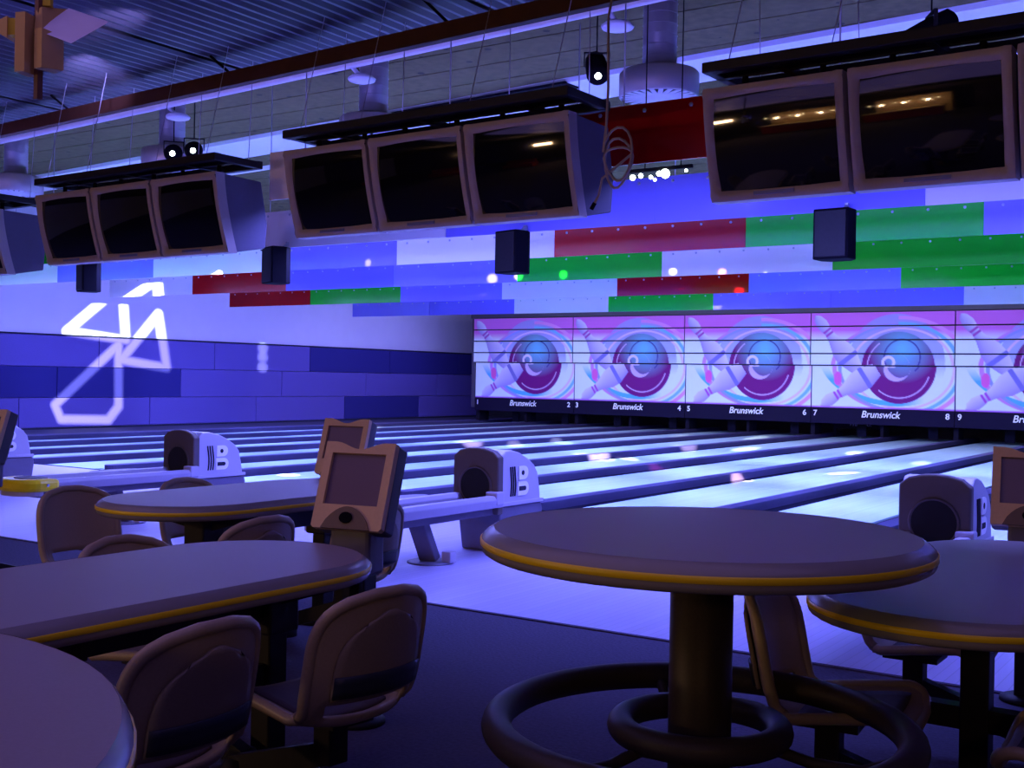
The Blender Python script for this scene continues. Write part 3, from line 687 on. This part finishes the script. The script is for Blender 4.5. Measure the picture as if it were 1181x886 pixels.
# ------------------------------------------------------------------ ball returns
def make_ball_return(label):
    t = thing('ball_return', label, 'ball return', group='ball returns on the approach')
    # origin: centre of hood front at floor, +Y towards the pins, +X right
    hw = 0.21
    # upper hood profile in y,z
    prof = [(0.0, 0.36), (-0.01, 0.55), (0.02, 0.75), (0.06, 0.785), (0.14, 0.79), (0.26, 0.765), (0.38, 0.715), (0.47, 0.66), (0.52, 0.60), (0.555, 0.46), (0.57, 0.36)]
    MB().prism(prof, 'x', -hw, hw).build('hood', M['hood'], t, bevel=0.012)
    # lower flared skirt
    MB().prism([(0.0, 0.36), (0.60, 0.36), (0.62, 0.30), (0.60, 0.16), (0.56, 0.0), (0.06, 0.0), (0.02, 0.2)], 'x', -hw+0.01, hw-0.012).build('skirt', M['hoodbase'], t, bevel=0.015)
    MB().box((hw-0.006, 0.30, 0.375), (0.03, 0.60, 0.03)).build('side_ledge', M['hood'], t, bevel=0.006)
    # front face plate with arched top
    pl = [(-hw-0.004, 0.30), (hw+0.004, 0.30), (hw+0.004, 0.74), (hw*0.75, 0.785), (hw*0.35, 0.805), (0, 0.81), (-hw*0.35, 0.805), (-hw*0.75, 0.785), (-hw-0.004, 0.74)]
    fp = MB().prism(pl, 'y', -0.045, 0.03).build('face_plate', M['hoodface'], t, bevel=0.012)
    ring = MB(); n = 32
    ring.tube([(0.145*math.cos(2*PI*i/n), -0.047, 0.515+0.145*math.sin(2*PI*i/n)) for i in range(n)], 0.010, 8, closed=True)
    ring.build('hole_rim', M['hoodface'], fp)
    MB().prism([(0.145*math.cos(2*PI*i/n), 0.515+0.145*math.sin(2*PI*i/n)) for i in range(n)], 'y', -0.050, -0.02).build('ball_hole', M['hole'], fp)
    # emblem on the right flank: three wavy lines and a two-lobed letter B
    sx = hw+0.004
    for q in range(3):
        pts = [(sx, 0.13+0.028*q+0.010*math.sin((z-0.43)*18), z) for z in np.linspace(0.43, 0.66, 12)]
        MB().tube(pts, 0.0065, 6).build('wave_line', M['seam'], t)
    def lobe(y0, z0, z1, wd):
        r_ = (z1-z0)/2; pts = [(y0, z0), (y0+wd-r_, z0)] + [(y0+wd-r_+r_*math.cos(a), (z0+z1)/2+r_*math.sin(a)) for a in np.linspace(-PI/2, PI/2, 9)] + [(y0+wd-r_, z1), (y0, z1)]
        return pts
    up = MB().prism(lobe(0.235, 0.555, 0.66, 0.135), 'x', sx-0.006, sx+0.004); e = up.build('emblem_letter', M['masktext'], t)
    lo = MB().prism(lobe(0.225, 0.43, 0.54, 0.155), 'x', sx-0.006, sx+0.004); lo = lo.build('emblem_letter', M['masktext'], t)
    MB().prism([(0.292+0.02*math.cos(a), 0.607+0.02*math.sin(a)) for a in np.linspace(0, 2*PI, 12, endpoint=False)], 'x', sx, sx+0.006).build('emblem_dot', M['seam'], e)
    MB().prism(lobe(0.24, 0.467, 0.503, 0.10), 'x', sx, sx+0.006).build('emblem_slot', M['seam'], lo)
    # rack with two rails reaching back over the approach
    Lr = 1.62
    for x in (-0.17, 0.19):
        MB().prism([(x-0.045, 0.36), (x+0.045, 0.36), (x+0.052, 0.42), (x+0.03, 0.45), (x-0.03, 0.45), (x-0.052, 0.42)], 'y', -Lr, 0.0).build('rack_rail', M['rail'], t, bevel=0.006)
    MB().prism([(-0.14, 0.30), (0.17, 0.30), (0.16, 0.385), (0.0, 0.355), (-0.12, 0.385)], 'y', -Lr, 0).build('rack_bed', M['hoodbase'], t)
    MB().box((0.19, -0.05, 0.43), (0.11, 0.10, 0.10)).build('rail_socket', M['hood'], t, bevel=0.01)
    # rounded yellow nose
    ns = 12; vs = []; 
    nose = MB()
    outer = [(0.26*math.cos(a), -Lr-0.20*math.sin(a)*1.0) for a in np.linspace(0, PI, 17)]
    nose.prism([(x+0.01, y) for x, y in outer] + [(-0.25, -Lr+0.14), (0.27, -Lr+0.14)], 'z', 0.355, 0.455)
    no = nose.build('nose', M['nose'], t, bevel=0.03)
    inn = [(0.14*math.cos(a)+0.01, -Lr+0.04-0.13*math.sin(a)) for a in np.linspace(0, PI, 13)]
    MB().prism(inn + [(-0.13, -Lr+0.10), (0.15, -Lr+0.10)], 'z', 0.45, 0.462).build('nose_dish', M['hoodface'], no)
    MB().prism([(x*0.9+0.01, -Lr+(y+Lr)*0.9) for x, y in outer], 'z', 0.32, 0.356).build('nose_underside', M['hood'], t)
    MB().box((0.272, -Lr+0.02, 0.41), (0.012, 0.02, 0.02)).build('nose_screw', M['bolt'], no)
    # tray on the left side
    MB().prism([(0.30*math.cos(a)*0.35-0.31, -0.52+0.26*math.sin(a)) for a in np.linspace(0, 2*PI, 20, endpoint=False)], 'z', 0.40, 0.44).build('side_cup', M['hoodbase'], t, bevel=0.01)
    MB().box((-0.25, -0.52, 0.40), (0.10, 0.16, 0.05)).build('cup_arm', M['hoodbase'], t)
    # slanted leg with foot
    lg = MB(); lg.bar((0.02, -0.78, 0.31), (0.05, -0.66, 0.02), 0.15, 0.07, up=(0, 1, 0)); lg.build('leg', M['hoodbase'], t, bevel=0.01)
    MB().lathe([(0.17, 0.0), (0.17, 0.008), (0.15, 0.014)], (0.05, -0.66, 0), n=24).build('foot_plate', M['hoodbase'], t)
    MB().box((0.19, -0.62, 0.05), (0.08, 0.08, 0.08)).build('socket_box', M['hood'], t, bevel=0.006)
    return t
br_lab = ['ball return hood at the left frame edge', 'ball return with yellow nose showing, left of the front scoring console', 'ball return in the centre left of the round table', 'ball return seen from the front behind the right oval table']
br0 = make_ball_return(br_lab[0])
for k in range(4):
    t = br0 if k == 0 else copy_tree(br0)
    t['label'] = br_lab[k]; t.location = (-12.08+3.43*k, 7.33, 0)

# ------------------------------------------------------------------ tables
def stadium(Rr, L, n=24):
    """long axis Y, half straight length L"""
    pts = []
    for k in range(n+1): a = PI*k/n; pts.append((Rr*math.cos(a), L+Rr*math.sin(a)))
    for k in range(n+1): a = PI+PI*k/n; pts.append((Rr*math.cos(a), -L+Rr*math.sin(a)))
    return pts
def loft(rings):
    mb = MB(); n = len(rings[0][0]); vs = []; fs = []
    for pts, z in rings: vs += [(x, y, z) for x, y in pts]
    for i in range(len(rings)-1):
        for k in range(n): fs.append((i*n+k, i*n+(k+1) % n, (i+1)*n+(k+1) % n, (i+1)*n+k))
    mb.add(vs, fs, True)
    return mb
def tabletop(t, Rr, L, z, bev=0.06, n=24):
    top = stadium(Rr-bev, L, n)
    MB().prism(top, 'z', z-0.05, z).build('tabletop', M['laminate'], t)
    e = loft([(stadium(Rr-bev, L, n), z+0.0005), (stadium(Rr-bev*0.75, L, n), z-0.003), (stadium(Rr-bev*0.35, L, n), z-0.012), (stadium(Rr-bev*0.08, L, n), z-0.022), (stadium(Rr, L, n), z-0.027),
              (stadium(Rr, L, n), z-0.050), (stadium(Rr-bev*0.12, L, n), z-0.060), (stadium(Rr-bev*0.45, L, n), z-0.067), (stadium(Rr-bev*1.2, L, n), z-0.069)])
    e.build('edge_moulding', M['tableedge'], t)
    loft([(stadium(Rr-0.001, L, n), z-0.0255), (stadium(Rr+0.003, L, n), z-0.028), (stadium(Rr+0.003, L, n), z-0.041), (stadium(Rr-0.001, L, n), z-0.0435)]).build('edge_stripe', M['yellow'], t)['label'] = 'yellow stripe around the edge'
# round bar table
t = thing('round_bar_table', 'round bar table with yellow edge stripe and foot ring in the right foreground', 'table', (-1.285, 2.83, 0))
tabletop(t, 0.586, 0.0, 0.957, 0.034, 36)
MB().lathe([(0.083, 0.02), (0.083, 0.90)], n=32).build('column', M['bronze'], t)
MB().lathe([(0.20, 0.86), (0.20, 0.895)], n=32).build('top_flange', M['bronze'], t)
MB().lathe([(0.30, 0.0), (0.30, 0.02), (0.27, 0.035), (0.10, 0.05)], n=40).build('base_disc', M['bronze'], t)
MB().torus((0, 0, 0.435), 0.538, 0.040).build('outer_foot_ring', M['bronze'], t)
MB().torus((0, 0, 0.435), 0.208, 0.036).build('inner_ring', M['bronze'], t)
for k in range(3):
    a = R(128)+2*PI*k/3; ca, sa = math.cos(a), math.sin(a)
    MB().tube([(r_*ca, r_*sa, z) for r_, z in ((0.06, 0.36), (0.2, 0.405), (0.30, 0.385), (0.42, 0.385), (0.52, 0.425))], 0.016, 8).build('spoke', M['bronze'], t)
# large round table bottom left
t = thing('round_table', 'round table top cut by the lower left corner, shiny edge', 'table', (-1.555, 0.276, 0))
tabletop(t, 0.748, 0.0, 0.957, 0.014, 40)
MB().lathe([(0.083, 0.02), (0.083, 0.90)], n=24).build('column', M['bronze'], t)
MB().lathe([(0.30, 0.0), (0.30, 0.02), (0.10, 0.05)], n=32).build('base_disc', M['bronze'], t)

def oval_table(label, cx, ya, yb, Rr, posts, arms, struts=True):
    t = thing('oval_table', label, 'table', (cx, (ya+yb)/2, 0), group='oval tables of the bowlers seating')
    L = (yb-ya)/2 - Rr
    tabletop(t, Rr, L, 0.742, 0.032, 22)
    cy = (ya+yb)/2
    for py in posts:
        y = py-cy
        MB().box((0, y, 0.34), (0.085, 0.085, 0.66)).build('post', M['blackmetal'], t, bevel=0.006)
        if struts: MB().box((0, y, 0.56), (0.14, 0.14, 0.17)).build('collar', M['blackmetal'], t, bevel=0.01)
        MB().lathe([(0.19, 0.0), (0.19, 0.018), (0.16, 0.03), (0.08, 0.04)], (0, y, 0), n=28).build('base_disc', M['blackmetal'], t)
        s_ = MB()
        s_.bar((0.05, y, 0.60), (0.28, y+0.12, 0.675), 0.05, 0.05); s_.bar((-0.05, y, 0.60), (-0.28, y-0.12, 0.675), 0.05, 0.05)
        s_.bar((0.28, y+0.12, 0.60), (0.28, y+0.12, 0.68), 0.04, 0.02); (s_ if struts else MB().box((0, y, 0.66), (0.2, 0.2, 0.02))).build('top_bracket', M['blackmetal'], t)
    if len(posts) > 1 and struts:
        MB().bar((0, posts[0]-cy, 0.57), (0, posts[-1]-cy, 0.57), 0.06, 0.08).build('upper_beam', M['blackmetal'], t)
        MB().bar((0, posts[0]-cy, 0.34), (0, posts[-1]-cy, 0.34), 0.05, 0.07).build('lower_beam', M['blackmetal'], t)
    for ay in arms:
        MB().bar((-0.34, ay-cy, 0.325), (0.34, ay-cy, 0.325), 0.06, 0.07).build('cross_arm', M['blackmetal'], t)
    return t
oval_table('oval table in the left foreground with a scoring console at its end', -2.87, 1.18, 3.12, 0.41, [1.75, 2.82], [])
oval_table('oval table farther back on the left, behind the foreground oval table', -4.43, 3.37, 5.15, 0.42, [3.9, 4.75], [])
oval_table('oval table on the right behind the round bar table', -0.79, 3.08, 4.95, 0.42, [3.78], [3.78], False)
# thin wet yellow reflection is light only; a paper flyer lies on the back table
# ------------------------------------------------------------------ chairs
def chair_profile(t):
    """t 0 seat front .. 1 back top -> y, z, half width, edge lift(z), edge wrap(y)"""
    ks = [0.0, 0.04, 0.12, 0.30, 0.44, 0.52, 0.58, 0.66, 0.80, 0.92, 1.0]
    ys = [0.235, 0.22, 0.18, 0.03, -0.10, -0.165, -0.195, -0.215, -0.238, -0.256, -0.266]
    zs = [0.345, 0.365, 0.375, 0.355, 0.335, 0.343, 0.385, 0.455, 0.575, 0.675, 0.73]
    return np.interp(t, ks, ys), np.interp(t, ks, zs)
def chair_point(s, t, inset=0.0, off=0.0):
    y, z = chair_profile(t)
    hw = 0.215
    # rounded outline at both ends
    def rnd(tt, r_): 
        if tt < r_: 
            q = 1-tt/r_; return (1-q**2.6)**(1/2.6)
        return 1.0
    f = rnd(t, 0.13)*0.35+0.65 if t < 0.13 else 1.0
    if t > 0.76: 
        q = (t-0.76)/0.24; f = (1-0.97*q**3.0)**(1/2.4)
    waist = 1-0.05*math.exp(-((t-0.55)/0.07)**2)
    hw2 = hw*f*waist
    sf = s*f
    lift = 0.035*abs(sf)**3*(1 if t < 0.5 else max(0, 1-(t-0.5)/0.1))
    wrap = 0.065*abs(sf)**2.2*min(1, max(0, (t-0.42)/0.12))
    y2, z2 = chair_profile(min(1, t+0.01)); y1, z1 = chair_profile(max(0, t-0.01))
    ty, tz = y2-y1, z2-z1; l = math.hypot(ty, tz) or 1
    ny, nz = tz/l, -ty/l     # outward (behind / below)
    sgn = -1
    return (s*hw2, y+wrap + sgn*ny*off*1.0, z+lift + sgn*nz*off)
def make_chair(label):
    t = thing('bowling_chair', label, 'chair', group='bucket chairs around the tables')
    ns, nt_ = 16, 34
    S = [-1+2*i/ns for i in range(ns+1)]; T = [i/nt_ for i in range(nt_+1)]
    def grid(ss, ts, off, skip=None):
        vs = [chair_point(s, tt, 0, off) for tt in ts for s in ss]; n = len(ss); fs = []
        for j in range(len(ts)-1):
            for i in range(n-1):
                if skip and skip((ss[i]+ss[i+1])/2, (ts[j]+ts[j+1])/2): continue
                fs.append((j*n+i, j*n+i+1, (j+1)*n+i+1, (j+1)*n+i))
        return MB().add(vs, fs, True)
    sh = grid(S, T, 0, lambda s, tt: abs(s) < 0.74 and 0.545 < tt < 0.625).build('shell', M['shell'], t)
    md = sh.modifiers.new('solid', 'SOLIDIFY'); md.thickness = 0.016; md.offset = 0
    # thick lip around the outline
    rim = [chair_point(-1, tt) for tt in np.linspace(0, 1, 40)] + [chair_point(s, 1) for s in np.linspace(-0.85, 0.85, 11)] + [chair_point(1, tt) for tt in np.linspace(1, 0, 40)] + [chair_point(s, 0) for s in np.linspace(0.8, -0.8, 9)]
    MB().tube(rim, 0.018, 8, closed=True).build('rim', M['shell'], t)
    pv = []; ps = [-1+2*i/12 for i in range(13)]; pt_ = [0.64+0.295*i/12 for i in range(13)]
    for tt in pt_:
        q = (tt-0.64)/0.295; k_ = 0.76*(1-0.9*q**4)**0.5
        pv += [chair_point(a_*k_, tt-0.03*abs(a_)**3*q, 0, 0.021) for a_ in ps]
    bp = MB().add(pv, [(j*13+i, j*13+i+1, (j+1)*13+i+1, (j+1)*13+i) for j in range(12) for i in range(12)], True).build('back_panel', M['shellback'], t)
    md = bp.modifiers.new('solid', 'SOLIDIFY'); md.thickness = 0.012; md.offset = 0
    bd = grid([-0.76+1.52*i/12 for i in range(13)], [0.652+0.070*i/3 for i in range(4)], 0.029).build('back_band', M['band'], t)
    md = bd.modifiers.new('solid', 'SOLIDIFY'); md.thickness = 0.012; md.offset = 0
    bd['label'] = 'navy band across the back'
    pd = grid([-0.72+1.44*i/10 for i in range(11)], [0.10+0.34*i/10 for i in range(11)], -0.012).build('seat_pad', M['pad'], t)
    md = pd.modifiers.new('solid', 'SOLIDIFY'); md.thickness = 0.012; md.offset = 0
    MB().box((0, -0.02, 0.325), (0.16, 0.20, 0.02)).build('mount_plate', M['blackmetal'], t)
    MB().box((0, -0.02, 0.255), (0.075, 0.075, 0.14)).build('swivel_post', M['blackmetal'], t, bevel=0.005)
    MB().bar((0, -0.04, 0.22), (0, 0.44, 0.07), 0.05, 0.07).build('arm', M['blackmetal'], t)
    MB().lathe([(0.06, 0.0), (0.06, 0.03), (0.045, 0.10)], (0, 0.43, 0), n=16).build('floor_mount', M['blackmetal'], t)
    return t
chairs = [(-2.40, 2.60, 92-8, 'front chair facing left at the foreground oval table, nearest the centre'),
          (-2.44, 1.95, 92, 'nearest chair back between the corner table and the foreground oval table'),
          (-3.30, 2.72, -92, 'chair on the far side of the foreground oval table, mostly under it'),
          (-3.86, 3.52, 90, 'chair back rising behind the foreground oval table, right of the middle'),
          (-3.86, 4.28, 84, 'chair behind the front scoring console at the back oval table'),
          (-5.02, 3.72, -96, 'chair with open slot at the left end of the back oval table'),
          (-5.00, 4.46, -90, 'chair mostly hidden behind the back oval table'),
          (-1.13, 3.48, -84, 'chair facing right behind the round bar table'),
          (-1.15, 4.52, -90, 'farther chair under the right oval table facing right'),
          (-0.40, 3.42, 92, 'chair seat at the right frame edge beside the right table'),
          (-6.74, 3.92, -20, 'dark chair at the left frame edge below the scoring console'),
          ]
ch0 = None
for x, y, a, lb in chairs:
    if ch0 is None: ch0 = c = make_chair(lb)
    else: c = copy_tree(ch0); c['label'] = lb
    c.location = (x, y, 0); c.rotation_euler = (0, 0, R(a))

# ------------------------------------------------------------------ scoring consoles
def make_console(label):
    t = thing('scoring_console', label, 'console', group='bowlers scoring consoles')
    # head in a tilted frame: origin bottom centre of the bezel at z=0.77, faces -Y, leaning back
    hd = Matrix.Translation((0, 0, 0.765)) @ Matrix.Rotation(R(-20), 4, 'X')
    def tr(mb): mb.v = [tuple(hd @ Vector(v)) for v in mb.v]; return mb
    W, Hh = 0.152, 0.345
    # outline with the dipped top edge
    top = [(W, Hh)] + [(W*(0.72-1.44*i/10), Hh-0.028*(0.5-0.5*math.cos(2*PI*i/10))) for i in range(11)] + [(-W, Hh)]
    out = [(-W+0.01, 0.0), (W-0.01, 0.0), (W, 0.01)] + top + [(-W, 0.01)]
    tr(MB().prism(out, 'y', 0.03, 0.11)).build('housing', M['conbody'], t, bevel=0.008)
    sx0, sx1, sz0, sz1 = -0.118, 0.118, 0.095, 0.30
    b = MB()
    b.prism([(-W, 0.01), (-W+0.01, 0), (sx0, 0), (sx0, sz1), (-W*0.72, Hh), (-W, Hh)], 'y', 0.0, 0.032)
    b.prism([(W, 0.01), (W-0.01, 0), (sx1, 0), (sx1, sz1), (W*0.72, Hh), (W, Hh)], 'y', 0.0, 0.032)
    b.prism([(sx0, sz1), (sx1, sz1)] + top[1:-1], 'y', 0.0, 0.032)
    b.prism([(sx0, 0.0), (sx1, 0.0), (sx1, sz0), (sx0, sz0)], 'y', 0.0, 0.032)
    tr(b).build('bezel', M['conbez'], t)
    tr(MB().box((0, 0.022, (sz0+sz1)/2), (sx1-sx0, 0.015, sz1-sz0))).build('screen', M['conscreen'], t)
    arch = [(-0.105, 0.0)] + [(-0.105+0.21*i/12, 0.088*math.sin(PI*i/12)**0.7) for i in range(1, 12)] + [(0.105, 0.0)]
    bp_ = tr(MB().prism(arch, 'y', -0.008, 0.004)).build('button_panel', M['conbutton'], t)
    tr(MB().prism([(0.028*math.cos(a_), 0.043+0.022*math.sin(a_)) for a_ in np.linspace(0, 2*PI, 14, endpoint=False)], 'y', -0.014, 0.0)).build('button', M['black'], bp_)
    tr(MB().box((0, 0.13, 0.14), (0.22, 0.06, 0.20))).build('rear_box', M['conbody'], t, bevel=0.01)
    MB().box((0, 0.10, 0.70), (0.17, 0.13, 0.24)).build('neck', M['hoodbase'], t, bevel=0.015)
    MB().box((0, 0.12, 0.30), (0.10, 0.10, 0.60)).build('post', M['blackmetal'], t, bevel=0.008)
    MB().lathe([(0.11, 0.0), (0.11, 0.015), (0.07, 0.03)], (0, 0.12, 0), n=20).build('foot', M['blackmetal'], t)
    return t
cons = [(-2.97, 3.30, 12, 0, 'front scoring console leaning back at the end of the foreground oval table'),
        (-4.645, 5.08, 12, 0, 'scoring console half hidden behind the front scoring console'),
        (-0.905, 5.26, 8, 0, 'scoring console at the right frame edge'),
        (-6.98, 4.24, 14, 0.06, 'scoring console at the left frame edge')]
co0 = None
for x, y, a, dz, lb in cons:
    if co0 is None: co0 = c = make_console(lb)
    else: c = copy_tree(co0); c['label'] = lb
    c.location = (x, y, 0); c.rotation_euler = (0, 0, R(a))

# ------------------------------------------------------------------ bar behind the photographer (seen in the screens)
t = thing('bar_counter', 'lit red bar counter behind the camera, seen mirrored in screens', 'counter', (-7.5, -7.0, 0))
MB().box((0, 0, 0.52), (4.2, 0.6, 1.04)).build('front', M['barred'], t); MB().box((0, 0.04, 1.07), (4.4, 0.8, 0.06)).build('worktop', M['bartan'], t)
MB().box((0, -1.4, 1.4), (4.4, 0.06, 2.8)).build('back_wall', M['bartan'], t)
for i in range(6):
    s_ = thing('pendant_lamp', '%s warm pendant lamp along the bar counter behind the camera' % ORD[i], 'lamp', (-9.3+0.75*i, -6.9, 2.2), group='pendant lamps over the bar')
    MB().lathe([(0.002, -0.05), (0.04, -0.03), (0.05, 0), (0.03, 0.04), (0.01, 0.06)], n=12).build('bulb', M['warmglow'], s_)
    MB().tube([(0, 0, 0.05), (0, 0, 1.99)], 0.006, 5).build('cord', M['black'], s_)
for x in (-8.8, -7.5, -6.2):
    d = bpy.data.lights.new('bar_pendant_light', 'POINT'); d.energy = 60; d.color = (1.0, 0.66, 0.36); d.shadow_soft_size = 0.06
    o = bpy.data.objects.new('bar_pendant_light', d); C.objects.link(o); o.location = (x, -7.3, 2.05)
t = thing('low_red_bench', 'red bench far behind the camera, seen mirrored in screens', 'bench', (-13.0, -4.5, 0))
MB().box((0, 0, 0.22), (2.5, 0.6, 0.44)).build('seat', M['barred'], t); MB().box((0, -0.3, 0.55), (2.5, 0.12, 0.7)).build('backrest', M['barred'], t)

# ------------------------------------------------------------------ light effects: gobo and coloured spots (lamps only)
def gobo_spot(loc, aim, power, cone, segs, col):
    o = spot('pattern_projector', loc, aim, power, cone, col, blend=0.0, size=0.01)
    l = o.data; l.use_nodes = True; nt = l.node_tree; em = nt.nodes['Emission']
    N = nt.nodes.new; Lk = nt.links.new
    tc = N('ShaderNodeTexCoord'); sp = N('ShaderNodeSeparateXYZ'); Lk(tc.outputs['Normal'], sp.inputs[0])
    def math_(op, a, b=None, clamp=False):
        n = N('ShaderNodeMath'); n.operation = op; n.use_clamp = clamp
        for i, v in enumerate((a, b)):
            if v is None: continue
            if isinstance(v, (int, float)): n.inputs[i].default_value = v
            else: Lk(v, n.inputs[i])
        return n.outputs[0]
    az = math_('ABSOLUTE', sp.outputs['Z'])
    U = math_('DIVIDE', sp.outputs['X'], az); V = math_('DIVIDE', sp.outputs['Y'], az)
    total = None
    inv = o.rotation_euler.to_matrix().inverted()
    def uvp(p):
        d = inv @ (Vector(p)-Vector(loc)); return d.x/-d.z, d.y/-d.z
    for p, q, wd in segs:
        (ax, ay), (bx, by) = uvp(p), uvp(q)
        dx, dy = bx-ax, by-ay; L2 = dx*dx+dy*dy
        px = math_('SUBTRACT', U, ax); py = math_('SUBTRACT', V, ay)
        h = math_('ADD', math_('MULTIPLY', px, dx/L2), math_('MULTIPLY', py, dy/L2)); h = math_('MAXIMUM', math_('MINIMUM', h, 1.0), 0.0)
        ex = math_('SUBTRACT', px, math_('MULTIPLY', h, dx)); ey = math_('SUBTRACT', py, math_('MULTIPLY', h, dy))
        d = math_('SQRT', math_('ADD', math_('MULTIPLY', ex, ex), math_('MULTIPLY', ey, ey)))
        m = math_('SUBTRACT', 1.6, math_('DIVIDE', d, wd), True)
        total = m if total is None else math_('MAXIMUM', total, m)
    Lk(total, em.inputs['Strength'])
    return o
WX = XL
def wp(y, z): return (WX, y, z)
A = [(17.95, 3.45), (16.45, 2.25), (18.08, 2.10)]; B = [(19.03, 2.79), (17.94, 1.62), (19.30, 1.45)]
D = [(17.85, 1.98), (16.15, 0.55), (16.31, 0.22), (17.6, 0.18), (17.88, 0.50)]
segs = []
PJ = [(-10.66, 10.55, 2.72), (-7.06, 10.55, 2.72), (-3.50, 10.55, 2.72)]
P0 = PJ[0]
for k, p in enumerate(PJ):
    t = thing('pattern_projector', 'small black pattern projector hidden behind the %s small black speaker' % ('second', 'third', 'fourth')[k], 'projector', p, group='pattern projectors behind the speakers')
    MB().box((0, -0.10, 0.0), (0.10, 0.12, 0.10)).build('housing', M['black'], t)
    MB().bar((0, -0.10, 0.05), (0, -0.10, 0.175), 0.02, 0.02).bar((0, -0.09, 0.165), (0, -0.33, 0.165), 0.02, 0.02).build('bracket', M['black'], t)
for poly in (A, B, D):
    for i in range(len(poly)): segs.append((wp(*poly[i]), wp(*poly[(i+1) % len(poly)]), 0.0062))
gobo_spot(P0, (WX, 17.6, 1.7), 48000, 22, segs, (0.85, 1.0, 0.95))
S0, S1, S2 = PJ
F0 = (-10.5, 8.9, 3.85)
W_ = (1.0, 0.93, 0.8)
for z_ in (2.05, 1.80, 1.52): spot('pattern_projector', P0, (-23.4, 22.56, z_), 50000, 1.25, (0.7, 0.95, 1.0), 1.0)
lane_spots = [(S0, (-19.2, 22.3), 1500, 2.0, W_), (S1, (-13.8, 19.0), 2600, 2.6, W_), (S1, (-13.0, 19.5), 1500, 1.6, (0.9, 1, 0.8)), (S2, (-10.0, 17.5), 3200, 2.8, W_), (S2, (-12.7, 20.9), 2200, 1.6, (0.8, 1, 0.8)),
              (S2, (-9.4, 17.6), 1500, 1.6, W_), (S2, (-10.1, 21.3), 2600, 1.8, W_), (S2, (-6.3, 15.1), 1800, 2.6, (1, 0.75, 0.6)), (S1, (-10.7, 26.5), 2600, 1.4, W_), (S1, (-9.1, 22.0), 2600, 1.8, (1, 0.95, 0.7)),
              (S2, (-7.0, 22.4), 2600, 1.6, (1, 0.95, 0.6)), (S1, (-5.6, 17.3), 1100, 2.0, W_), (S2, (-5.3, 20.6), 1000, 1.6, W_), (S1, (-8.0, 16.0), 900, 2.2, (1, 0.1, 0.6)), (S0, (-11.1, 11.2), 260, 5.0, W_), (S1, (-12.2, 25.4), 1800, 1.5, W_)]
for s_, p, e, c, col in lane_spots: spot('disco_beam', s_, (p[0], p[1], 0), e*34, c*1.35, col, 0.9)
for s_, p, e, c, col in [(F0, (-9.38, 10.15, 2.95), 60, 8, W_), (S0, (-10.8, 12.4, 2.93), 60, 4, W_), (S1, (-10.77, 15.4, 2.95), 900, 1.8, W_), (S1, (-12.44, 18.7, 3.15), 1200, 1.6, W_), (S1, (-9.42, 15.4, 2.97), 700, 1.6, (0.9, 1, 0.5)),
                         (S2, (-10.3, 18.7, 3.1), 900, 1.0, W_), (S2, (-10.2, 22.95, 3.0), 1800, 1.2, W_), (S2, (-9.0, 18.7, 3.04), 500, 1.2, (1, 0.4, 0.3))]:
    spot('disco_beam', s_, p, e*9, c, col, 0.8)

# spots added for metal ceiling patches; beams on left approach and back table
spot('ceiling_beam', (-8.7, 6.2, 3.9), (-9.6, 7.0, 4.2), 300, 40, (0.35, 0.33, 1.0), 1.0)
spot('ceiling_beam', (-7.0, 5.9, 3.85), (-8.2, 6.0, 4.2), 160, 34, (0.35, 0.33, 1.0), 1.0)
spot('ceiling_beam', (-9.2, 6.2, 3.95), (-9.9, 6.5, 4.2), 50, 20, (0.35, 1.0, 0.1), 1.0)
spot('disco_beam', P0, (-8.2, 6.6, 0.0), 900, 11, (0.9, 0.95, 1.0), 0.6)
spot('disco_beam', P0, (-6.6, 5.15, 0.0), 260, 9, (1.0, 0.62, 0.2), 0.8)
spot('disco_beam', PJ[1], (-4.95, 4.62, 0.742), 260, 2.6, (1.0, 0.75, 0.1), 0.6)
